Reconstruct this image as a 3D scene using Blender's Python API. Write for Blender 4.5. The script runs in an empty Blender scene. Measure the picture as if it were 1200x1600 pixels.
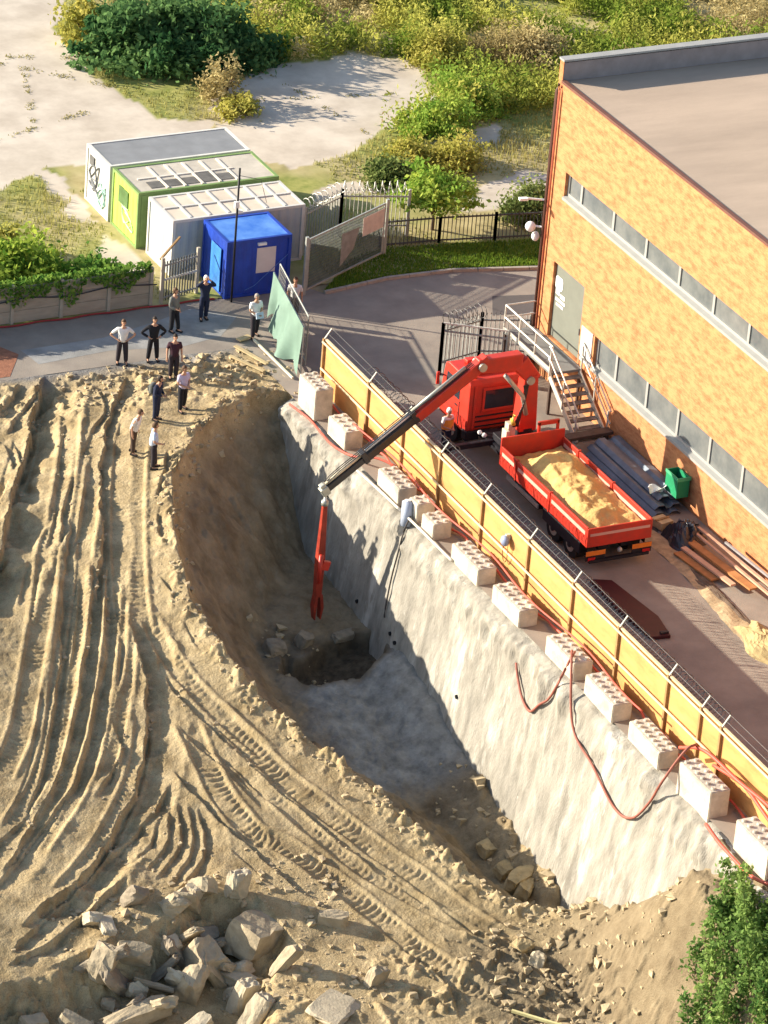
import bpy, bmesh, math, random
import numpy as np
from mathutils import Vector, Matrix
R=math.radians
random.seed(7); rng=np.random.default_rng(7)
SC=bpy.context.scene; COL=SC.collection
# ------------------------------------------------------------------ camera
TH,RO,AL=R(27.56),R(4.83),R(28.17); DIST=158.0
fw=Vector((math.sin(AL)*math.cos(TH),math.cos(AL)*math.cos(TH),-math.sin(TH)))
r0=Vector((math.cos(AL),-math.sin(AL),0)); u0=r0.cross(fw)
rv=r0*math.cos(RO)+u0*math.sin(RO); uv=-r0*math.sin(RO)+u0*math.cos(RO)
cam=bpy.data.cameras.new('camera'); camo=bpy.data.objects.new('camera',cam); COL.objects.link(camo)
M=Matrix((( rv.x,uv.x,-fw.x),(rv.y,uv.y,-fw.y),(rv.z,uv.z,-fw.z))).to_4x4(); M.translation=-DIST*fw
camo.matrix_world=M
cam.sensor_fit='VERTICAL'; cam.sensor_height=24; cam.lens=24*7000/1600; cam.clip_start=1; cam.clip_end=3000
SC.camera=camo
# ------------------------------------------------------------------ light
SUN_EL=R(21); SUN_H=(-.8,.6)
w=bpy.data.worlds.new('World'); SC.world=w; w.use_nodes=True
nt=w.node_tree; sky=nt.nodes.new('ShaderNodeTexSky'); sky.sky_type='NISHITA'; sky.sun_disc=False
sky.sun_elevation=SUN_EL; sky.sun_rotation=math.atan2(SUN_H[0],SUN_H[1])
nt.links.new(sky.outputs[0],nt.nodes['Background'].inputs[0]); nt.nodes['Background'].inputs[1].default_value=.10
sl=bpy.data.lights.new('sun','SUN'); sl.energy=4.7; sl.angle=R(.6); sl.color=(1,.90,.74)
so=bpy.data.objects.new('sun',sl); COL.objects.link(so)
sd=Vector((SUN_H[0]*math.cos(SUN_EL),SUN_H[1]*math.cos(SUN_EL),math.sin(SUN_EL)))
so.rotation_euler=sd.to_track_quat('Z','Y').to_euler()
SC.view_settings.view_transform='Standard'; SC.view_settings.look='None'; SC.view_settings.gamma=1; SC.view_settings.exposure=1.2
# ------------------------------------------------------------------ helpers
def lin(r,g,b):
    f=lambda c:(c/255/12.92 if c<=10.3 else ((c/255+.055)/1.055)**2.4)
    return (f(r),f(g),f(b),1)
MATS={}
def mat(name,c,rough=.8,var=.18,scale=3,bump=0,bscale=20,metal=0,c2=None,stretch=(1,1,1),spec=.3,detail=6):
    if name in MATS: return MATS[name]
    m=bpy.data.materials.new(name); m.use_nodes=True; n=m.node_tree.nodes; l=m.node_tree.links
    b=n['Principled BSDF']; b.inputs['Roughness'].default_value=rough; b.inputs['Metallic'].default_value=metal
    b.inputs['Specular IOR Level'].default_value=spec
    tc=n.new('ShaderNodeNewGeometry'); mp=n.new('ShaderNodeMapping'); mp.inputs['Scale'].default_value=stretch
    l.new(tc.outputs['Position'],mp.inputs[0])
    tx=n.new('ShaderNodeTexNoise'); tx.inputs['Scale'].default_value=scale; tx.inputs['Detail'].default_value=detail; tx.inputs['Roughness'].default_value=.62
    l.new(mp.outputs[0],tx.inputs['Vector'])
    rp=n.new('ShaderNodeValToRGB'); rp.color_ramp.elements[0].position=.32; rp.color_ramp.elements[1].position=.68
    ca=c if c2 is None else c2
    k=1-var if c2 is None else 1
    rp.color_ramp.elements[0].color=(ca[0]*k,ca[1]*k,ca[2]*k,1)
    k=1+var if c2 is None else 1
    rp.color_ramp.elements[1].color=(min(c[0]*k,1),min(c[1]*k,1),min(c[2]*k,1),1)
    l.new(tx.outputs[0],rp.inputs[0]); l.new(rp.outputs[0],b.inputs['Base Color'])
    if bump:
        t2=n.new('ShaderNodeTexNoise'); t2.inputs['Scale'].default_value=bscale; t2.inputs['Detail'].default_value=5
        l.new(mp.outputs[0],t2.inputs['Vector'])
        bp=n.new('ShaderNodeBump'); bp.inputs['Strength'].default_value=bump; bp.inputs['Distance'].default_value=.05
        l.new(t2.outputs[0],bp.inputs['Height']); l.new(bp.outputs[0],b.inputs['Normal'])
    MATS[name]=m; return m
WL={}
def tag(o,label=None,cat=None,group=None,kind=None):
    if label: o['label']=label
    if cat: o['category']=cat
    if group: o['group']=group
    if kind: o['kind']=kind
    return o
def thing(name,label,cat,loc=(0,0,0),rz=0,group=None):
    o=bpy.data.objects.new(name,None); COL.objects.link(o); o.empty_display_size=.3
    o.location=loc; o.rotation_euler=(0,0,rz)
    WL[o]=Vector(loc) ; tag(o,label,cat,group); return o
class MB:
    def __init__(s): s.v=[]; s.f=[]
    def add(s,vs,fs):
        k=len(s.v); s.v+= [tuple(v) for v in vs]; s.f+=[tuple(i+k for i in f) for f in fs]; return s
    def box(s,x0,x1,y0,y1,z0,z1):
        return s.add([(x0,y0,z0),(x1,y0,z0),(x1,y1,z0),(x0,y1,z0),(x0,y0,z1),(x1,y0,z1),(x1,y1,z1),(x0,y1,z1)],
          [(0,3,2,1),(4,5,6,7),(0,1,5,4),(1,2,6,5),(2,3,7,6),(3,0,4,7)])
    def obox(s,c,sz,rot=(0,0,0)):
        m=Matrix.Rotation(rot[2],3,'Z')@Matrix.Rotation(rot[1],3,'Y')@Matrix.Rotation(rot[0],3,'X')
        hx,hy,hz=[a/2 for a in sz]; c=Vector(c)
        vs=[c+m@Vector(p) for p in ((-hx,-hy,-hz),(hx,-hy,-hz),(hx,hy,-hz),(-hx,hy,-hz),(-hx,-hy,hz),(hx,-hy,hz),(hx,hy,hz),(-hx,hy,hz))]
        return s.add(vs,[(0,3,2,1),(4,5,6,7),(0,1,5,4),(1,2,6,5),(2,3,7,6),(3,0,4,7)])
    def beam(s,p,q,w,h=None,up=(0,0,1),w2=None,h2=None):
        h=h or w; p=Vector(p);q=Vector(q); d=(q-p).normalized(); up=Vector(up)
        if abs(d.dot(up))>.98: up=Vector((1,0,0))
        sx=d.cross(up).normalized(); sz=sx.cross(d)
        w2=w2 or w; h2=h2 or h
        vs=[]
        for c,a,b in ((p,w,h),(q,w2,h2)):
            vs+=[c-sx*a/2-sz*b/2,c+sx*a/2-sz*b/2,c+sx*a/2+sz*b/2,c-sx*a/2+sz*b/2]
        return s.add(vs,[(0,1,2,3),(7,6,5,4),(0,4,5,1),(1,5,6,2),(2,6,7,3),(3,7,4,0)])
    def tube(s,pts,r,n=6,cap=True,r2=None):
        pts=[Vector(p) for p in pts]; N=len(pts); vs=[]; up=Vector((0,0,1))
        for i,p in enumerate(pts):
            d=(pts[min(i+1,N-1)]-pts[max(i-1,0)]).normalized()
            u=up if abs(d.dot(up))<.95 else Vector((1,0,0))
            a=d.cross(u).normalized(); b=a.cross(d)
            rr=r if r2 is None else r+(r2-r)*i/(N-1)
            vs+=[p+a*math.cos(2*math.pi*k/n)*rr+b*math.sin(2*math.pi*k/n)*rr for k in range(n)]
        fs=[(i*n+k,i*n+(k+1)%n,(i+1)*n+(k+1)%n,(i+1)*n+k) for i in range(N-1) for k in range(n)]
        if cap: fs+=[tuple(range(n))[::-1],tuple((N-1)*n+k for k in range(n))]
        return s.add(vs,fs)
    def grid(s,fn,nu,nv):
        vs=[fn(i/nu,j/nv) for j in range(nv+1) for i in range(nu+1)]
        fs=[(j*(nu+1)+i,j*(nu+1)+i+1,(j+1)*(nu+1)+i+1,(j+1)*(nu+1)+i) for j in range(nv) for i in range(nu)]
        return s.add(vs,fs)
    def prism(s,pts,z0,z1):
        n=len(pts)
        return s.add([(x,y,z0) for x,y in pts]+[(x,y,z1) for x,y in pts],
          [tuple(range(n))[::-1],tuple(range(n,2*n))]+[(i,(i+1)%n,n+(i+1)%n,n+i) for i in range(n)])
    def build(s,name,m,parent=None,bev=0,smooth=False,local=False):
        me=bpy.data.meshes.new(name); 
        vs=s.v
        if parent is not None and not local:
            o0=WL[parent]; vs=[(a-o0.x,b-o0.y,c-o0.z) for a,b,c in s.v]
        me.from_pydata(vs,[],s.f); 
        bm=bmesh.new(); bm.from_mesh(me); bmesh.ops.recalc_face_normals(bm,faces=bm.faces); bm.to_mesh(me); bm.free()
        if smooth: me.polygons.foreach_set('use_smooth',[True]*len(me.polygons))
        me.materials.append(m); o=bpy.data.objects.new(name,me); COL.objects.link(o)
        if parent is not None: o.parent=parent; WL[o]=WL[parent]
        else: WL[o]=Vector((0,0,0))
        if bev:
            b=o.modifiers.new('bevel','BEVEL'); b.width=bev; b.segments=2; b.limit_method='ANGLE'
        return o
def npmesh(name,co,faces,m,parent=None,smooth=True,attrs=None,off=None):
    me=bpy.data.meshes.new(name); co=np.asarray(co,dtype=np.float32)
    if parent is not None: co=co-np.array(WL[parent],dtype=np.float32)
    me.vertices.add(len(co)); me.vertices.foreach_set('co',co.ravel())
    faces=np.asarray(faces,dtype=np.int32); k=faces.shape[1]
    me.loops.add(faces.size); me.loops.foreach_set('vertex_index',faces.ravel())
    me.polygons.add(len(faces)); me.polygons.foreach_set('loop_start',np.arange(0,faces.size,k,dtype=np.int32))
    if smooth: me.polygons.foreach_set('use_smooth',np.ones(len(faces),dtype=bool))
    for an,av in (attrs or {}).items():
        a=me.attributes.new(an,'FLOAT','POINT'); a.data.foreach_set('value',np.asarray(av,dtype=np.float32).ravel())
    me.update(calc_edges=True); me.validate()
    me.materials.append(m); o=bpy.data.objects.new(name,me); COL.objects.link(o)
    if parent is not None: o.parent=parent; WL[o]=WL[parent]
    else: WL[o]=Vector((0,0,0))
    return o
def gridfaces(nx,ny):
    i=np.arange(nx-1)[None,:]+np.arange(ny-1)[:,None]*nx
    return np.stack([i,i+1,i+1+nx,i+nx],-1).reshape(-1,4)
_lat=np.random.default_rng(3).random((512,512))
def vnoise(x,y,seed=0):
    x=np.asarray(x,float)+seed*17.31; y=np.asarray(y,float)+seed*41.77
    xi=np.floor(x).astype(int); yi=np.floor(y).astype(int); fx=x-xi; fy=y-yi
    fx=fx*fx*(3-2*fx); fy=fy*fy*(3-2*fy)
    g=lambda a,b:_lat[a%512,b%512]
    return (g(xi,yi)*(1-fx)+g(xi+1,yi)*fx)*(1-fy)+(g(xi,yi+1)*(1-fx)+g(xi+1,yi+1)*fx)*fy-.5
def fbm(x,y,sc,oct=4,seed=0,gain=.5):
    t=0;a=1
    for i in range(oct):
        t=t+a*vnoise(x*sc,y*sc,seed+i); sc*=2.03; a*=gain
    return t
def sstep(a,b,x):
    t=np.clip((x-a)/(b-a),0,1); return t*t*(3-2*t)
def pdist(px,py,poly,signed=False):
    """distance to an open polyline, arc position, side (+ = right of travel)"""
    P=np.array(poly,float); best=np.full(px.shape,1e9); arc=np.zeros(px.shape); side=np.zeros(px.shape); s0=0; end=np.zeros(px.shape)
    n=len(P)-1
    for i in range(n):
        a=P[i];b=P[i+1];d=b-a;L=np.hypot(*d)
        if L<1e-6: continue
        t=((px-a[0])*d[0]+(py-a[1])*d[1])/L**2; tc=np.clip(t,0,1)
        ex=px-a[0]-tc*d[0]; ey=py-a[1]-tc*d[1]; D=np.hypot(ex,ey)
        cr=(px-a[0])*d[1]-(py-a[1])*d[0]
        k=D<best; best=np.where(k,D,best); arc=np.where(k,s0+tc*L,arc); side=np.where(k,np.sign(cr),side)
        s0+=L
    return best,arc,side,s0
def smooth_line(pts,step=.25):
    P=[np.array(p,float) for p in pts]
    if len(P)<3: return pts
    P=[2*P[0]-P[1]]+P+[2*P[-1]-P[-2]]; out=[]
    for i in range(1,len(P)-2):
        n=max(2,int(np.linalg.norm(P[i+1]-P[i])/step))
        for k in range(n):
            t=k/n; a,b,c,d=P[i-1],P[i],P[i+1],P[i+2]
            out.append(.5*((2*b)+(-a+c)*t+(2*a-5*b+4*c-d)*t*t+(-a+3*b-3*c+d)*t**3))
    out.append(P[-2]); return [tuple(o) for o in out]
def inpoly(px,py,poly):
    c=np.zeros(px.shape,bool); n=len(poly)
    for i in range(n):
        x1,y1=poly[i];x2,y2=poly[(i+1)%n]
        if y1==y2: continue
        k=((y1>py)!=(y2>py))&(px<(x2-x1)*(py-y1)/(y2-y1)+x1); c^=k
    return c
SCARPS=[
 ([(-7.35, 13.77), (-8.76, 11.27), (-10.14, 8.57), (-11.61, 5.99), (-12.91, 3.55), (-14.25, 1.49), (-15.46, -0.16)],0.66,0.9),
 ([(-4.47, 12.91), (-5.59, 11.1), (-6.65, 9.31), (-7.5, 7.75), (-8.79, 4.85), (-9.75, 2.5), (-11.13, -0.48)],0.3,0.5),
 ([(-10.28, 4.0), (-11.05, 2.45), (-12.17, 0.06), (-13.41, -2.78), (-14.29, -4.53), (-15.17, -6.24), (-16.09, -7.82), (-17.19, -9.17), (-18.36, -10.08), (-19.46, -10.64)],0.17,0.3),
 ([(-10.54, 1.33), (-11.77, -1.44), (-13.28, -4.31), (-14.49, -6.25), (-15.6, -7.94), (-17.54, -10.07), (-18.85, -11.36)],0.2,0.3),
 ([(-9.91, 1.52), (-11.08, -1.12), (-11.82, -2.95), (-12.72, -4.43), (-13.61, -6.0), (-14.71, -7.88), (-16.1, -9.2), (-17.81, -10.61), (-19.6, -12.16)],0.14,0.25),
 ([(-12.7, -5.62), (-12.94, -7.07), (-13.31, -7.73), (-14.67, -9.02)],0.16,0.3),
 ([(-10.35, -1.44), (-10.6, -2.79), (-10.89, -4.24), (-11.37, -5.62), (-12.14, -7.26), (-13.21, -9.01), (-14.42, -10.28), (-15.72, -11.55), (-17.41, -12.72), (-19.12, -13.72)],0.42,0.5),
 ([(-11.82, -8.69), (-12.85, -9.78), (-13.91, -10.69), (-15.43, -11.54), (-17.01, -12.71), (-18.38, -13.62), (-19.81, -14.67)],0.24,0.35),
 ([(-14.84, -12.41), (-16.29, -13.23), (-18.22, -14.37), (-20.11, -15.15)],0.3,0.4),
 ([(-10.02, -3.83), (-10.14, -4.64), (-10.0, -5.48), (-9.57, -6.95), (-9.11, -8.34), (-8.73, -9.45), (-8.46, -10.42), (-7.99, -11.51), (-7.42, -13.03), (-6.83, -14.28), (-6.21, -15.44), (-5.85, -16.15)],0.13,0.2),
 ([(-11.65, -8.13), (-11.44, -9.17), (-11.18, -10.12), (-10.86, -11.35), (-10.34, -12.74), (-9.84, -14.14), (-9.04, -15.57), (-8.75, -16.37)],0.17,0.3),
 ([(-10.67, -6.23), (-10.44, -7.35), (-10.03, -8.42), (-9.39, -10.94)],0.09,0.15),
 ([(-10.32, -7.08), (-9.84, -8.41), (-9.33, -10.18)],0.08,0.12),
 ([(-10.08, -7.59), (-9.49, -8.94), (-9.06, -10.63)],0.08,0.12),
 ([(-12.68, -9.76), (-13.29, -10.84), (-13.99, -11.54), (-14.64, -11.91)],0.14,0.12),
 ([(-12.28, -9.62), (-12.84, -10.95), (-13.51, -11.81), (-14.36, -12.44)],0.14,0.12),
 ([(-11.94, -9.58), (-12.5, -11.18), (-13.28, -12.16), (-14.17, -12.84)],0.14,0.12),
 ([(-11.67, -9.71), (-12.09, -11.28), (-12.86, -12.41), (-13.92, -13.2)],0.14,0.12),
 ([(-11.43, -9.94), (-11.77, -11.5), (-12.51, -12.64), (-13.83, -13.63)],0.16,0.15),
 ([(-7.88, 10.47), (-9.37, 7.31), (-10.85, 4.15), (-11.92, 2.3)],0.1,0.2),
 ([(-9.24, 6.26), (-10.54, 4.07), (-11.44, 2.19)],0.12,0.2),
 ([(-8.97, 5.72), (-10.14, 3.62), (-11.04, 2.1)],0.12,0.2),
 ([(-8.5, 13.29), (-9.51, 12.02), (-10.42, 10.98)],0.25,0.3),
 ([(-7.82, 13.09), (-9.14, 11.38), (-10.44, 9.69)],0.25,0.3),
 ([(-10.4, 9.16), (-10.86, 7.26)],0.2,0.2),
 ([(-10.73, 9.26), (-11.3, 6.89)],0.2,0.2),
 ([(-12.9, 4.68), (-12.07, 5.7), (-11.39, 6.67)],0.2,0.3),
 ([(-7.02, 3.62), (-7.69, 2.38), (-7.8, 1.06)],0.15,0.25),
 ([(-5.25, 7.06), (-6.13, 5.41), (-7.24, 3.67)],0.15,0.2),
 ([(-8.56, 0.24), (-8.55, -0.73), (-8.57, -1.52)],0.14,0.2),
 ([(-8.59, -2.14), (-8.69, -3.21), (-8.53, -3.85)],0.1,0.15),
 ([(-5.77, 12.5), (-6.23, 10.5), (-7.56, 8.81), (-8.65, 7.09)],0.14,0.25),
 ([(-7.09, -18.38), (-6.89, -19.86), (-7.23, -21.48)],0.12,0.2),
 ([(-1.78, -18.94), (-1.0, -20.14)],0.1,0.2),
]
TREADS=[
 ([(-10.87, 3.44), (-11.62, 2.57), (-13.07, -0.37), (-13.81, -1.77), (-14.96, -3.94), (-16.01, -5.75), (-17.37, -7.51)],0.66,0.045),
 ([(-11.04, 0.79), (-12.52, -2.05), (-13.7, -4.21), (-14.58, -5.78), (-15.93, -8.15)],0.5,0.05),
 ([(-10.22, -0.36), (-11.52, -3.2), (-12.47, -4.78), (-13.39, -6.36), (-14.69, -8.15)],0.55,0.045),
 ([(-10.24, -6.33), (-10.37, -8.28), (-10.41, -9.95), (-10.03, -11.78), (-9.38, -12.39), (-8.44, -14.26), (-7.64, -16.02), (-7.02, -17.76), (-5.9, -20.63)],0.75,0.06),
 ([(-9.15, -5.97), (-8.68, -7.62), (-7.95, -9.91), (-7.12, -11.75), (-6.28, -13.55), (-5.59, -14.77), (-4.71, -16.97), (-3.38, -19.77), (-2.53, -22.6)],0.8,0.06),
 ([(-6.32, 7.91), (-7.68, 4.97), (-8.93, 1.97), (-9.92, -0.74), (-10.3, -2.23)],1.1,0.03),
 ([(-7.46, 10.87), (-8.65, 8.11), (-9.89, 5.55), (-10.98, 3.46)],0.6,0.03),
 ([(-12.26, 2.04), (-12.84, 1.18), (-13.63, -0.25)],0.5,0.04),
 ([(-8.02, -17.47), (-6.95, -19.06), (-5.23, -21.13), (-3.98, -23.15)],0.7,0.05),
 ([(-5.45, -16.92), (-3.83, -18.35), (-2.51, -20.34), (-1.38, -22.63)],0.7,0.05),
 ([(-10.74, -2.45), (-11.76, -4.64), (-13.02, -6.75), (-14.17, -8.57)],0.45,0.04),
 ([(-10.36, 1.29), (-11.64, -1.63), (-13.04, -4.36), (-14.28, -6.45), (-15.63, -8.52), (-17.69, -10.64)],0.4,0.045),
 ([(-10.03, 0.56), (-11.35, -2.31), (-12.62, -4.75), (-13.49, -6.33), (-15.11, -8.64), (-17.29, -10.74)],0.4,0.04),
 ([(-11.57, -5.87), (-12.58, -7.76), (-13.88, -9.53), (-15.46, -11.19), (-17.41, -12.72)],0.5,0.045),
 ([(-11.53, 0.89), (-12.95, -1.96), (-14.04, -4.14), (-15.11, -6.26), (-16.34, -8.05), (-17.99, -9.7)],0.45,0.045),
 ([(-9.66, -2.69), (-9.49, -4.55), (-8.9, -6.49), (-8.13, -8.51)],0.6,0.04),
 ([(-9.62, -1.44), (-9.67, -3.0), (-9.98, -4.14)],0.5,0.04),
 ([(-8.85, -10.14), (-8.01, -12.43), (-7.08, -14.45), (-5.68, -16.43), (-4.12, -18.92)],0.5,0.04),
 ([(-10.85, 1.4), (-9.61, 3.85), (-8.1, 6.92)],0.5,0.035),
]
RIM=[(0.88, 9.85, 0), (-0.38, 10.06, 0), (-2.27, 9.03, 0), (-4.2, 7.26, 0), (-6.16, 4.58, 0), (-7.32, 1.62, 0), (-8.0, -1.48, 0), (-7.83, -4.01, 0), (-7.46, -5.9, 0), (-6.69, -7.93, 0), (-5.81, -9.66, 0), (-5.15, -11.33, 0), (-4.51, -13.0, 0), (-3.96, -14.79, 0), (-3.13, -16.49, 0), (-2.2, -17.45, 0), (-1.12, -17.89, 0)]
PADS=[[(1.68, 56.65), (10.16, 54.44), (7.74, 48.93), (5.74, 45.15), (5.69, 41.36), (5.89, 37.62), (6.76, 34.86), (8.45, 34.03), (6.86, 29.47), (3.48, 31.26), (1.25, 31.36), (-0.5, 31.19), (-2.28, 30.24), (-8.33, 29.39)], [(8.88, 34.98), (10.01, 37.2), (13.49, 39.21), (15.92, 39.14), (17.79, 39.16), (19.57, 37.68), (19.29, 34.61), (18.33, 31.95), (15.79, 31.24), (13.17, 29.52), (9.64, 28.26), (7.32, 30.5)], [(-0.86, 31.7), (-0.13, 31.08), (-0.25, 25.73), (-1.24, 26.66)], [(16.07, 24.91), (17.66, 25.4), (19.74, 25.07), (18.72, 23.13), (14.51, 22.7)], [(16.17, 30.77), (19.64, 30.43), (19.78, 28.33), (16.83, 28.47)], [(-0.72, 24.59), (0.02, 22.79), (-0.19, 20.07), (-1.64, 21.12), (-1.55, 23.26)], [(9.01, 26.29), (12.75, 26.21), (12.57, 25.26), (8.72, 25.05)]]
FEET=[(-4.22, 13.76), (-3.05, 13.57), (-1.27, 15.74), (0.26, 16.33), (1.49, 14.37), (-2.87, 12.06), (-4.82, 9.17), (-3.55, 9.68), (-6.62, 7.07), (-6.4, 5.78)]
RUB=[(-11.5, -15.38, 0, 405, 1440), (-13.55, -15.71, 0, 320, 1470), (-16.56, -17.36, 0, 215, 1555), (-17.06, -15.66, 0, 160, 1500), (-15.52, -18.74, 0, 290, 1590), (-18.43, -17.43, 0, 130, 1575), (-15.86, -15.4, 0, 210, 1480), (-14.39, -16.63, 0, 300, 1510), (-13.04, -17.61, 0, 380, 1530), (-11.51, -17.42, 0, 445, 1510), (-12.98, -18.71, 0, 405, 1565), (-15.58, -16.32, 0, 240, 1510), (-13.08, -13.82, 0, 305, 1400), (-14.45, -15.2, 0, 270, 1460), (-19.77, -16.76, 0, 55, 1565), (-9.16, -15.98, 0, 520, 1440), (-10.91, -19.78, 0, 520, 1580), (-9.05, -18.92, 0, 585, 1535), (-4.88, -21.7, 0, 828, 1585), (-0.47, -14.12, -6.6, 845, 1370), (0.15, -14.55, -6.6, 880, 1375), (-0.31, -13.12, -6.6, 830, 1345), (-3.67, -18.72, 0, 815, 1480), (-3.44, -19.43, 0, 840, 1500), (-2.75, 0.06, -4.6, 475, 995), (-3.99, -0.14, -4.4, 430, 1000), (-1.14, 0.02, -4.6, 540, 985), (-19.08, -17.7, 0, 105, 1590), (-11.76, -14.15, 0, 370, 1400), (-0.25, -11.82, -6.5, 805, 1310), (0.21, -9.43, -6.2, 775, 1240)]
HOLLOW=[(-21.95, -16.05), (-20.11, -15.71), (-17.53, -15.2), (-15.03, -14.48), (-12.92, -13.71), (-11.14, -14.31), (-10.64, -16.75), (-12.16, -19.11), (-14.46, -21.78), (-23.35, -19.72)]
# ------------------------------------------------------------------ terrain
KY=[-400,-60,-40,-22,-17,-12,-6,-3,0,2,4,6,12.4,13.3,14,400]
KZ=[-8,-8,-7.6,-6.3,-5.6,-4.45,-2.95,-2.1,-1.3,-.8,-.35,-.12,-.03,0,0,0]
FY=[-30,-19,-17.2,-16,-13,-10,-4,2,6,12]; FZ=[-6.6,-6.6,-6.8,-7.2,-7.3,-6.8,-5.3,-4.6,-4.4,-4.2]
RIMXY=[(a,b) for a,b,_ in RIM]
PITPOLY=[(2.,9.7)]+RIMXY+[(.4,-17.4),(2.,-17.6)]
SLS=[(smooth_line(p),h,l) for p,h,l in SCARPS]
def _par(p,o):
    P=np.array(p); t=np.gradient(P,axis=0); t/=np.linalg.norm(t,axis=1)[:,None]+1e-9; return [tuple(v) for v in P+np.stack([t[:,1],-t[:,0]],1)*o]
for i_,(p,h,l) in enumerate(list(SLS)):
    if h>.16 and len(p)>8:
        n_=len(p)
        for o_,hh_ in ((.45,.05),(-.36,.055)):
            a_=int(n_*rng.uniform(0,.5)); b_=a_+max(6,int(n_*rng.uniform(.25,.45))); SLS.append((_par(p[a_:b_],o_*rng.uniform(.8,1.3)),hh_*rng.uniform(.7,1.3),.12)); TLS=[(smooth_line(p),wd,a) for p,wd,a in TREADS]
def terrain(x,y,detail=True):
    x=np.asarray(x,float); y=np.asarray(y,float)
    z=np.interp(y,KY,KZ)
    on=sstep(14.2,12.4,y)*sstep(.6,-.2,x)*sstep(-24.2,-22,x)*sstep(-34,-32,y)  # detail only on the sand
    # bank that rises to the yard at the lower right
    bz=np.interp(y,[-40,-33,-28,-24,-22.9,-21.7,-19.7,-17.4],[-5,-3.2,-1.5,-1.0,-1.2,-2.5,-4.3,-5.6]); bk=sstep(-16.8,-18,y)*sstep(-3.2,-.1,x)*sstep(-33.8,-30.5,y); z=z*(1-bk)+bz*bk
    bt=sstep(-22.0,-23.0,y)*sstep(.15,.6,x)*sstep(-33.8,-30.5,y); z=z*(1-bt)-.12*bt
    yard=sstep(.5,.9,x); 
    q=np.zeros(z.shape)
    if detail:
        q+=.10*fbm(x,y,.45,3,1)+.03*fbm(x,y,1.7,3,5)+.032*fbm(x,y,5.0,3,9)*sstep(-.3,.3,fbm(x,y,.6,2,12))+.016*vnoise(x*11,y*11,13)
        lump=np.clip(fbm(x,y,2.6,3,21)-.08,0,1)
        edge=sstep(9.,12.5,y)*sstep(14.3,13,y)+sstep(-16,-20,y)*sstep(-9.5,-6,x)*.9+sstep(-17,-19,y)*.4
        q+=.55*lump*np.clip(edge,0,1)
        for p,h,L in SLS:
            P=np.array(p); k=(x>P[:,0].min()-2)&(x<P[:,0].max()+2)&(y>P[:,1].min()-2)&(y<P[:,1].max()+2)
            if not k.any(): continue
            xx=x[k]; yy=y[k]
            wob=.22*vnoise(xx*1.3,yy*1.3,31)+.10*vnoise(xx*4,yy*4,33)+.07*vnoise(xx*10,yy*10,34)
            d,s,sg,T=pdist(xx,yy,p); d=d*(-sg)+wob*min(1,h*4)*.8   # +d is towards the east, away from the sun
            fade=sstep(0,.8,s)*sstep(T,T-.8,s)
            wr=2.0*h+.42; g=np.where(d<0,.30*np.exp(d/(.35*L+.05)),np.where(d<.06,.30-1.30*d/.06,-np.clip(1-(d-.06)/wr,0,1)**1.3))+.12*np.exp(-((d-wr-.1)/.12)**2)
            q[k]+=h*.98*g*fade*(.85+.5*vnoise(xx*2,yy*2,41))*(.45+.55*sstep(-.38,-.08,vnoise(xx*.8,yy*.8,43)+.3*vnoise(xx*3,yy*3,45)))
        for p,wd,a in TLS:
            P=np.array(p); k=(x>P[:,0].min()-1.2)&(x<P[:,0].max()+1.2)&(y>P[:,1].min()-1.2)&(y<P[:,1].max()+1.2)
            if not k.any(): continue
            d,s,sg,T=pdist(x[k],y[k],p); fade=sstep(0,.6,s)*sstep(T,T-.6,s)
            ins=sstep(wd/2+.05,wd/2-.03,d)
            ph=s/.23+.4*np.abs(d)/(wd/2)+.35*vnoise(x[k]*3,y[k]*3,53)
            br=np.abs((ph%1)-.5)*2
            patch=sstep(-.2,.2,vnoise(x[k]*.9,y[k]*.9,51)+.5*vnoise(x[k]*3.5,y[k]*3.5,52))
            q[k]+=fade*(ins*(-.05+a*1.35*(br-.5)*patch*(.7+1.2*vnoise(x[k]*6,y[k]*6,54)))+.05*np.exp(-((d-wd/2-.1)/.09)**2))
    if detail:
        hd_=inpoly(x,y,HOLLOW); dh,_,_,_=pdist(x,y,HOLLOW+[HOLLOW[0]]); z=z-np.where(hd_,sstep(0,1.3,dh+.7*fbm(x,y,.9,4,55)+.25*fbm(x,y,4,2,57)),0)*1.2
    # the pit
    ins=inpoly(x,y,PITPOLY)
    d,s,sg,T=pdist(x,y,RIMXY)
    wob=.9*fbm(x,y,.5,3,61)+.35*fbm(x,y,2,3,65) if detail else 0
    # crumbled berm along the rim
    if detail:
        rimb=np.exp(-(d/.55)**2)*np.where(ins,.2,1)
        q+=.30*np.exp(-(d/.9)**2)*sstep(7,4,y)*sstep(-8,-4,y)
        q+=rimb*(.10+.5*np.clip(fbm(x,y,3.2,3,71),-.05,1))
    steep=1.02-.12*sstep(2,-8,y)
    dd=np.maximum(d+wob*.35*sstep(.05,.9,d),0)
    drop=np.minimum(dd*2.0,.36)+np.maximum(dd-.18,0)*steep
    fl=np.interp(y,FY,FZ)
    if detail:
        fl=fl+.12*fbm(x,y,.8,3,81)+.09*fbm(x,y,3,3,85)+.035*vnoise(x*9,y*9,86)+sstep(-7,-10,y)*sstep(-3.2,-1.0,x)*(.28+.5*np.clip(fbm(x,y,1.5,4,87),-.3,1))
        fl=fl+.85*sstep(-2.3,-.3,x)**1.5*sstep(1.,-3.,y)*sstep(-17,-14,y)
        fl=fl-.75*sstep(1,.72,np.hypot((x+2.3)/2.0,(y+1.1)/1.2)+.7*fbm(x,y,.9,3,89))
    sl=z-drop
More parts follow.
